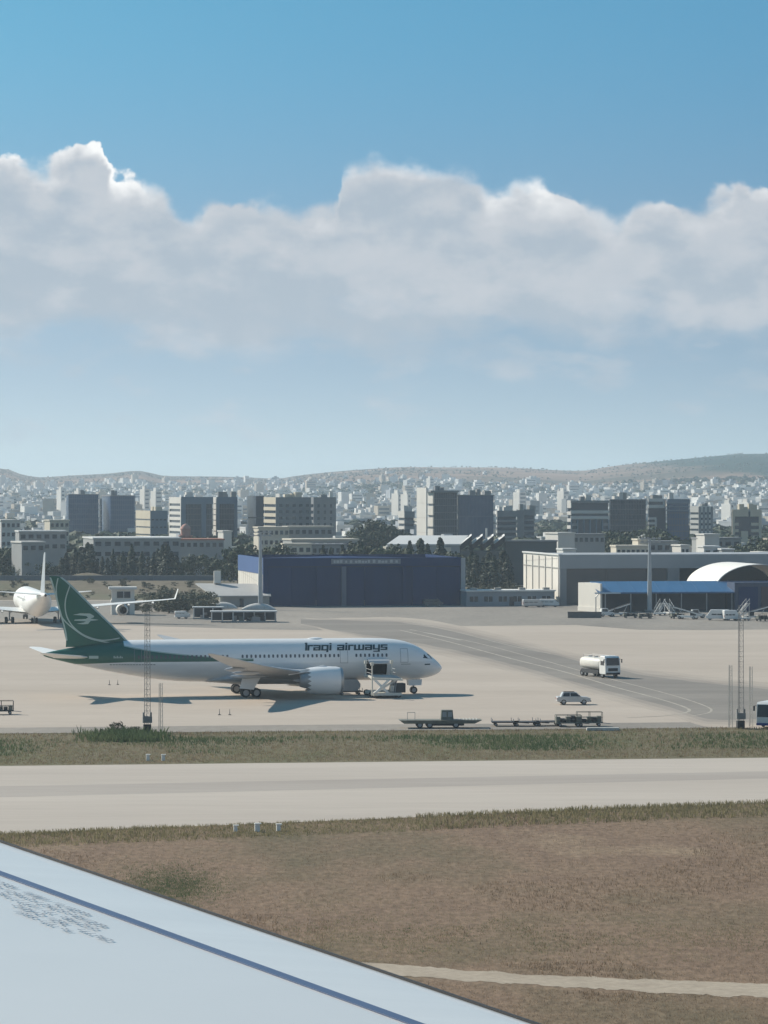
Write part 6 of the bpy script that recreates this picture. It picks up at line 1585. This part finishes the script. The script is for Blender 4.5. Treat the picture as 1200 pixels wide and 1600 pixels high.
low('pale_block', 'cream block with three dark windows over the hangar roof', 438, 444, 487, 849, 1010, 12, M_CREAMW, 4, 1, M_CREAMW)
low('grey_block', 'grey block with small windows right of the cream block', 486, 487, 542, 850, 1014, 12, M_GREYW, 6, 1, M_OFFG)
low('carport', 'low pale roof between trees over the hangar', 550, 552, 584, 862, 975, 6, M_GREYW, 0, 1, M_ROOFW)
def sawtooth():
    D = 1035; c = Vector((xd(720, D), D)); r_ = thing('sawtooth_factory', 'white factory roof with four sawtooth ridges above the hangar', 'building', (c.x, c.y, 0), R(4))
    zt, zb_ = zd(839, D), zd(850, D); Wl = (720 - 604) / FPX * D
    MB().rings([[(-Wl, 0, zb_), (0, 0, zb_), (0, 0, zb_ - .4), (-Wl, 0, zb_ - .4)], [(-Wl + 4.5, 10, zt + .35), (3.2, 10, zt + .35), (3.2, 10, zt - .05), (-Wl + 4.5, 10, zt - .05)]]).build('roof', M_ROOFW, r_)
    MB().box(-Wl + .4, .4, 0, -.2, 9.6, zb_ - .45).build('wall', M_GREYCLAD, r_)
    MB().box(-Wl + 16, -.1, zb_ - 5.8, -Wl + 19.5, .38, zb_ - 1).build('door', M_CREAMW, r_)
    for k in range(4):
        x = k * 3.35
        MB().prism([(x - .05, zb_ - .2), (x + 3.3, zt + .3), (x + 3.3, zt - 1.6), (x - .05, zb_ - 2)], 0.05, 9.9, axis=1).build('sawtooth_ridge', M_DARKIN, r_)
        MB().rings([[(x, -.2, zb_ - .12), (x + 3.25, -.2, zt + .36), (x + 3.25, -.2, zt + .46), (x, -.2, zb_)], [(x + 1.2, 14, zb_ + .6), (x + 4.6, 14, zt + .7), (x + 4.6, 14, zt + .8), (x + 1.2, 14, zb_ + .7)]]).build('sawtooth_sheet', M_ROOFW, r_)
    MB().box(0, .3, 0, 13.2, 9.7, zb_ - 2.1).build('wall', mat('factory_dark', (.10, .11, .11), .85, .15, .1), r_)
    MB().tube((8.0, 2, zt - 1), (8.0, 2, zt + 2.6), .28, n=8).build('chimney', M_ROOFW, r_)
sawtooth()
low('dark_warehouse', 'long dark flat warehouse right of the sawtooth factory', 786, 790, 870, 844, 1040, 5, mat('warehouse_dark', (.085, .10, .105), .8, .15, .1), 0, 1, M_OFFG)
low('white_block', 'white flat block with round tree before it, right of the dark warehouse', 852, 872, 898, 832, 1070, 20, M_OFFW, 0, 1, M_OFFW)
low('villa', 'long grey building before the banded office', 893, 896, 945, 834, 1110, 10, M_GREYW, 6, 1, M_OFFG)
low('white_block', 'low white roofed block just behind the white hangar', 872, 880, 900, 857, 985, 10, M_ROOFW, 2, 1, M_ROOFW)
low('villa', 'cream building with a row of narrow windows behind the white hangar', 958, 963, 1016, 852, 990, 8, M_CREAMW, 7, 1, M_CREAMW)
low('stair_block', 'small cream roof block on top of the narrow windowed building', 994, 997, 1012, 842, 1000, 8, M_CREAMW, 0, 1, M_CREAMW)
low('villa', 'long grey building with square windows behind the hangar fascia', 1012, 1014, 1060, 845, 1000, 8, M_GREYW, 4, 1, M_OFFG)
low('white_block', 'tall white wall block with two slits behind the hangar fascia', 1056, 1064, 1077, 851, 990, 14, M_OFFW, 2, 1, M_OFFW)
low('villa', 'wide grey villa with white roof hut at the right', 1086, 1090, 1158, 840, 1075, 8, M_GREYW, 5, 1, M_OFFG)
low('white_block', 'bright white roof hut on the wide villa', 1098, 1101, 1124, 834, 1068, 14, M_OFFW, 0, 1, M_OFFW)
low('white_block', 'pale shed right of the slit-windowed white block', 1096, 1100, 1124, 853, 1000, 8, M_ROOFW, 2, 1, M_ROOFW)
low('white_block', 'pale grey shed with flat white roof at the right', 1126, 1128, 1147, 857, 995, 8, M_GREYW, 0, 1, M_ROOFW)
low('white_block', 'bright white cube at the right edge before the trees', 1183, 1187, 1203, 862, 985, 12, M_OFFW, 0, 1, M_OFFW)

# --- ordinary town houses further back: one object each
HOUSE = []
def house_mesh(seed):
    rr = random.Random(seed); w, d = rr.uniform(9, 20), rr.uniform(8, 13); fl = rr.choice((1, 1, 2, 2, 2, 3, 3, 4)); h = fl * 3.1 + .6
    A = MB().box(-w / 2, -d / 2, -3, w / 2, d / 2, h)
    t = .25
    A.box(-w / 2 - .1, -d / 2 - .1, h, w / 2 + .1, -d / 2 + t, h + .7); A.box(-w / 2 - .1, d / 2 - t, h, w / 2 + .1, d / 2 + .1, h + .7)
    A.box(-w / 2 - .1, -d / 2 + t, h, -w / 2 + t, d / 2 - t, h + .7); A.box(w / 2 - t, -d / 2 + t, h, w / 2 + .1, d / 2 - t, h + .7)
    x = rr.uniform(-.3, .2) * w; A.box(x, -.2 * d, h + .01, x + w * .28, .2 * d, h + 2.6)
    if rr.random() < .5: A.box(-w / 2 + .3, -d / 2 - 1.2, h - 3.3, w * rr.uniform(0, .3), -d / 2 - .02, h - 3.05)
    Wn = MB(); n = max(2, int(w / 3.2))
    for f in range(fl):
        for k in range(n):
            if rr.random() < .12: continue
            a = -w / 2 + (k + .25) * w / n; Wn.box(a, -d / 2 - .04, f * 3.1 + 1.0, a + w / n * .48, -d / 2 + .05, f * 3.1 + 2.4)
        for k in range(max(1, n - 2)):
            a = -d / 2 + (k + .3) * d / max(1, n - 2); Wn.box(-w / 2 - .04, a, f * 3.1 + 1.0, -w / 2 + .05, a + d / n * .5, f * 3.1 + 2.4)
    return A, Wn, w, d, h
WALLS = [M_OFFW, mat('town_white', (.66, .65, .62), .85, .08, .1), M_CREAMW, M_GREYW, mat('town_sand', (.50, .44, .36), .85, .1, .1), mat('town_greyblue', (.40, .42, .44), .85, .1, .1)]
for i in range(18):
    A, Wn, w, d, h = house_mesh(100 + i); HOUSE.append((A.mesh('house_body', WALLS[i % len(WALLS)]), Wn.mesh('window_rows', M_WIN), w, d, h, i))
rng = random.Random(9)
KEEP = [(100, 214), (262, 372), (398, 526), (650, 775), (776, 838), (886, 1080), (1140, 1192)]
cnt = 0
for k in range(900):
    if cnt >= 250: break
    D = rng.uniform(1180, 2500); px = rng.uniform(-25, 1225)
    if D < 1700 and any(a - 6 < px < b + 6 for a, b in KEEP) and D > 1300: continue
    ho = HOUSE[rng.randrange(len(HOUSE))]
    z = hill_z(xd(px, D), D) if D > 2250 else 0
    zone = next(t for lim, t in ((95, 'at the far left edge'), (215, 'behind the blue glass offices'), (395, 'near the striped white tower'), (535, 'near the cream ended dark block'), (650, 'near the wooded clump'), (780, 'behind the cream slab tower'), (890, 'near the grey banded offices'), (1085, 'behind the dark office row'), (9999, 'near the framed office at right')) if px < lim)
    hue = ('white', 'bright white', 'cream', 'grey', 'sandy', 'blue-grey')[(ho[5]) % 6]
    lab = hue + (' town house' if ho[4] < 7.5 else ' block of flats') + (' far back ' if D > 1800 else ' among trees ') + zone
    r_ = thing('town_house', lab, 'house', (xd(px, D), D, max(0, z)), R(rng.choice((12, 20, 24, 30, 110, 116)) + rng.uniform(-4, 4)), lab + ' (alike)')
    link('house_body', ho[0], r_); link('window_rows', ho[1], r_)['kind'] = 'stuff'
    cnt += 1
# --- taller apartment slabs in the far town
ORD = ['first', 'second', 'third', 'fourth', 'fifth', 'sixth', 'seventh', 'eighth', 'ninth', 'tenth', 'eleventh', 'twelfth', 'thirteenth', 'fourteenth', 'fifteenth', 'sixteenth', 'seventeenth', 'eighteenth', 'nineteenth', 'twentieth', 'twenty-first', 'twenty-second', 'twenty-third', 'twenty-fourth', 'twenty-fifth', 'twenty-sixth']
for q_, (px, ty, D, w) in enumerate(sorted(((95, 758, 2900, 8), (122, 760, 3000, 7), (436, 771, 2000, 12), (620, 764, 2500, 8), (634, 765, 2450, 7), (672, 740, 4600, 8), (1137, 780, 2200, 8), (1165, 778, 2300, 8), (880, 760, 2900, 12), (812, 762, 2900, 14), (244, 760, 2800, 12), (226, 757, 3000, 10)))):
    z = max(0, hill_z(xd(px, D), D)); H = max(12.0, zd(ty + 7, D) - z)
    wm = w * D / FPX * .85
    r_ = thing('apartment_tower', 'tall pale apartment tower in the far town, ' + ORD[q_] + ' from the left', 'building', (xd(px, D), D, z - 2), R(24), 'tall apartment towers in the far town')
    MB().box(-wm / 2, -6, 0, wm / 2, 6, H + 2).build('tower_body', WALLS[int(px) % 2], r_)
    mb = MB(); nf = max(3, int(H / 3.2))
    for f in range(nf): mb.box(-wm / 2 + .8, -6.06, 3 + f * H / nf, wm / 2 - .8, -5.95, 3 + f * H / nf + 1.3)
    mb.build('window_rows', mat('far_window', (.14, .16, .18), .5, .2, .2), r_)['kind'] = 'stuff'
    MB().box(-wm / 4, -3, H + 2, wm / 4, 3, H + 4.5).build('lift_house', WALLS[0], r_)

# --- the far town: a mass of white cubes nobody could count
def far_town():
    rng = random.Random(4); groups = [MB() for _ in WALLS]; wn = MB()
    n = 0
    while n < 7200:
        D = 2300 * (7600 / 2300) ** (rng.random() ** .85); px = rng.uniform(-120, 1320); x = xd(px, D)
        # settled lower slopes, patchy higher up
        dens = noise.noise(Vector((x * .0016, D * .0010, 5.5))) * .5 * 1.3 + .60 - max(0, (D - 4300) / 2600) * .75
        if 640 < px < 720 and 4000 < D < 5600: dens += .45
        if rng.random() > dens: continue
        z = hill_z(x, D); py = HOR - (z - EYE) * FPX / D
        if py < (758 if px > 740 else 751 if px < 300 else 753) - 9 * noise.noise(Vector((px * .02, 0, 3))) and rng.random() > .07: continue
        w, d = rng.uniform(6, 15), rng.uniform(6, 11); h = rng.choice((3.4, 3.4, 6.2, 6.2, 6.2, 9.2, 9.2, 12)) * (1 if rng.random() < .95 else 1.8) * (1 if D < 3600 else .75)
        M = Matrix.Translation((x, D, z)) @ Matrix.Rotation(R(rng.choice((20, 26, 112, 70)) + rng.uniform(-10, 10)), 4, 'Z')
        g_ = groups[rng.choices(range(6), (4, 5, 2, 1.2, 2, 1.2))[0]]
        g_.box(-w / 2, -d / 2, -4, w / 2, d / 2, h, M)
        if rng.random() < .5: g_.box(-w * .2, -d * .2, h, w * .15, d * .2, h + 2.4, M)
        if D < 4800:
            for f in range(int(h / 3.1)):
                wn.box(-w / 2 + 1, -d / 2 - .1, f * 3.1 + 1, w / 2 - 1, -d / 2 + .1, f * 3.1 + 2.2, M)
        n += 1
    FARW = [mat('far_wall_%d' % q, c, .9, .15, .01) for q, c in enumerate(((.60, .585, .55), (.70, .69, .66), (.52, .46, .38), (.30, .31, .315), (.46, .40, .33), (.40, .42, .44)))]
    for g_, m in zip(groups, FARW): o = g_.build('far_town', m); o['kind'] = 'stuff'; 
    wn.build('far_town_windows', MATS['far_window'])['kind'] = 'stuff'
far_town()
def far_trees():
    rng = random.Random(6); v = []; f = []
    def clump(x, y, z, s):
        for k in range(14):
            d = Vector((rng.gauss(0, 1), rng.gauss(0, 1), abs(rng.gauss(0, 1)))).normalized(); p = Vector((x, y, z + s * .45)) + Vector((d.x * s * .6, d.y * s * .6, d.z * s * .5))
            u = d.orthogonal().normalized(); w = d.cross(u); i = len(v); q = s * rng.uniform(.22, .4)
            v.extend([tuple(p + u * q), tuple(p + w * q), tuple(p - u * q), tuple(p - w * q)]); f.append((i, i + 1, i + 2, i + 3))
    n = 0
    while n < 13000:
        D = 1120 * (7400 / 1120) ** (rng.random() ** .9); px = rng.uniform(-120, 1320); x = xd(px, D)
        if noise.noise(Vector((x * .006, D * .003, 1.5))) < rng.uniform(-.35, .25): continue
        z = max(0, hill_z(x, D)) if D > 2250 else 0
        if D > 5200 and rng.random() < .35: continue
        clump(x, D, z, rng.uniform(5, 10) if D < 2200 else rng.uniform(3.5, 8) if D < 5000 else rng.uniform(1.6, 3.6)); n += 1
    me = bpy.data.meshes.new('far_trees'); me.from_pydata(v, [], f); me.materials.append(M_BROAD); me.update()
    link('far_trees', me)['kind'] = 'stuff'
far_trees()
# ---------------------------------------------------------------- grass: blades and tufts as one mass per cover
def grass_mat(name, stops):
    mt = bpy.data.materials.new(name); mt.use_nodes = True; nt = mt.node_tree; b = nt.nodes['Principled BSDF']; L = nt.links.new
    b.inputs['Roughness'].default_value = .9; b.inputs['Specular IOR Level'].default_value = .1
    tc = nt.nodes.new('ShaderNodeTexCoord'); n = nt.nodes.new('ShaderNodeTexNoise'); n.inputs['Scale'].default_value = .12; n.inputs['Detail'].default_value = 8; n.inputs['Roughness'].default_value = .75
    mp = nt.nodes.new('ShaderNodeMapping'); mp.inputs[3].default_value = (1, .6, .0); L(tc.outputs['Object'], mp.inputs[0]); L(mp.outputs[0], n.inputs[0])
    r = nt.nodes.new('ShaderNodeValToRGB'); L(n.outputs[0], r.inputs[0]); e = r.color_ramp.elements
    e[0].position, e[0].color = stops[0][0], (*stops[0][1], 1); e[1].position, e[1].color = stops[-1][0], (*stops[-1][1], 1)
    for p, c in stops[1:-1]: k = e.new(p); k.color = (*c, 1)
    L(r.outputs[0], b.inputs['Base Color'])
    tr = nt.nodes.new('ShaderNodeBsdfTranslucent'); L(r.outputs[0], tr.inputs[0]); mx = nt.nodes.new('ShaderNodeMixShader'); mx.inputs[0].default_value = .5
    L(b.outputs[0], mx.inputs[1]); L(tr.outputs[0], mx.inputs[2]); L(mx.outputs[0], nt.nodes['Material Output'].inputs[0]); return mt
M_DRY = grass_mat('dry_grass', [(.3, (.165, .120, .082)), (.5, (.225, .165, .114)), (.7, (.31, .236, .165))])
M_GREENG = grass_mat('green_grass', [(.3, (.165, .155, .082)), (.5, (.225, .20, .115)), (.7, (.29, .25, .16))])
M_LUSH = grass_mat('lush_weeds', [(.3, (.060, .095, .05)), (.5, (.09, .125, .062)), (.7, (.14, .15, .08))])
def tufts(name, m, spots, rng):
    """spots: (x, y, height); each tuft is three thin bent blades"""
    v = []; f = []
    for x, y, h in spots:
        for k in range(3):
            a = rng.uniform(0, 6.28); w = h * rng.uniform(.05, .11); dx, dy = math.cos(a), math.sin(a); bx, by = rng.gauss(0, .28) * h, rng.gauss(0, .28) * h
            px_, py_ = x + rng.gauss(0, .12), y + rng.gauss(0, .12); i = len(v)
            v.extend([(px_ - dx * w, py_ - dy * w, .02), (px_ + dx * w, py_ + dy * w, .02), (px_ + bx * .5 + dx * w * .6, py_ + by * .5 + dy * w * .6, h * .65), (px_ + bx, py_ + by, h * rng.uniform(.85, 1.1)), (px_ + bx * .5 - dx * w * .6, py_ + by * .5 - dy * w * .6, h * .65)])
            f.append((i, i + 1, i + 2, i + 3, i + 4))
    me = bpy.data.meshes.new(name); me.from_pydata(v, [], f); me.materials.append(m); me.update()
    o = link(name, me); o['kind'] = 'stuff'; return o
rng = random.Random(14)
def near_y(px): return interp(TAX_NEAR, px)[0]
S = []; S2 = []; S3 = []
# the field, denser near the viewer in picture terms; skip the track
for k in range(70000):
    py = 1262 + 350 * rng.random() ** 1.15; px = rng.uniform(-30, 1230)
    if py < near_y(px) + 1: continue
    tr0 = interp([(-600, 1470), (0, 1480), (400, 1494), (570, 1504), (800, 1522), (1000, 1531), (1200, 1538), (1800, 1550)], px)[0]
    if tr0 < py < tr0 + 22: continue
    p = gp(px, py); g_ = noise.noise(Vector((p.x * .05, p.y * .03, 2.0)))
    edge = py - near_y(px)
    green = (edge < 26 and g_ > -.35) or (1425 < py < 1505 and 520 < px and g_ > -.12 and rng.random() < .75) or (((px - 285) / 75) ** 2 + ((py - 1388) / 34) ** 2 < 1 + g_ and rng.random() < .85) or (abs(px - 560) < 120 and abs(py - 1450) < 45 and rng.random() < .6)
    h = rng.uniform(.05, .15)
    if not green and g_ > .18 and rng.random() < .5: h = rng.uniform(.12, .26)
    if edge < 20: h = rng.uniform(.12, .32)
    (S2 if green else S).append((p.x, p.y, h))
# fringe along the taxiway's near edge
for k in range(5600):
    px = rng.uniform(-30, 1230); p = gp(px, near_y(px) + 22 * rng.random() ** 1.7); S2.append((p.x, p.y, rng.uniform(.12, .34) * (1.0 + .6 * (px > 650) + .3 * (px < 260))))
# the verge between taxiway and apron
for k in range(26000):
    px = rng.uniform(-30, 1230); far = interp(APR_NEAR, px)[0]; nr = interp(TAX_FAR, px)[0]
    t = rng.random(); py = lerp(far + 1, nr - 1.5, t); p = gp(px, py); g_ = noise.noise(Vector((p.x * .04, p.y * .02, 7.0)))
    lush = (.18 < t < .72 and g_ + .35 * math.exp(-((px - 300) / 260) ** 2) > rng.uniform(-.15, .3))
    h = rng.uniform(.2, .5) if lush else rng.uniform(.12, .3)
    if t < .06: h = rng.uniform(.15, .4)
    (S3 if lush else (S2 if rng.random() < .55 else S)).append((p.x, p.y, h))
for k in range(900):
    px = rng.gauss(195, 32); p = gp(px, rng.uniform(1146, 1160)); S3.append((p.x, p.y, rng.uniform(.4, 1.0)))
for k in range(5200):
    px = rng.gauss(265, 46); p = gp(px, rng.gauss(1385, 17)); S3.append((p.x, p.y, rng.uniform(.06, .18)))
for k in range(4200):
    px = rng.uniform(430, 1230); q = 1440 + 45 * rng.random() + 16 * noise.noise(Vector((px * .01, 0, 6)))
    if noise.noise(Vector((px * .012, q * .05, 2.2))) < -.05: continue
    p = gp(px, q); (S3 if rng.random() < .4 else S2).append((p.x, p.y, rng.uniform(.06, .17)))
tufts('dry_grass', M_DRY, S, rng); tufts('green_grass', M_GREENG, S2, rng); tufts('weeds', M_LUSH, S3, rng)
# ---------------------------------------------------------------- the air: even pale haze over the whole place
def haze():
    mt = bpy.data.materials.new('haze_air'); mt.use_nodes = True; nt = mt.node_tree; nt.nodes.clear()
    out = nt.nodes.new('ShaderNodeOutputMaterial'); pv = nt.nodes.new('ShaderNodeVolumePrincipled')
    pv.inputs['Color'].default_value = (.70, .86, 1.0, 1); pv.inputs['Density'].default_value = HAZE_DENSITY; pv.inputs['Anisotropy'].default_value = .2
    nt.links.new(pv.outputs[0], out.inputs['Volume'])
    o = MB().box(-15000, -900, -6, 15000, 16500, 165).build('haze', mt); o['kind'] = 'stuff'
HAZE_DENSITY = 0.92e-4
haze()
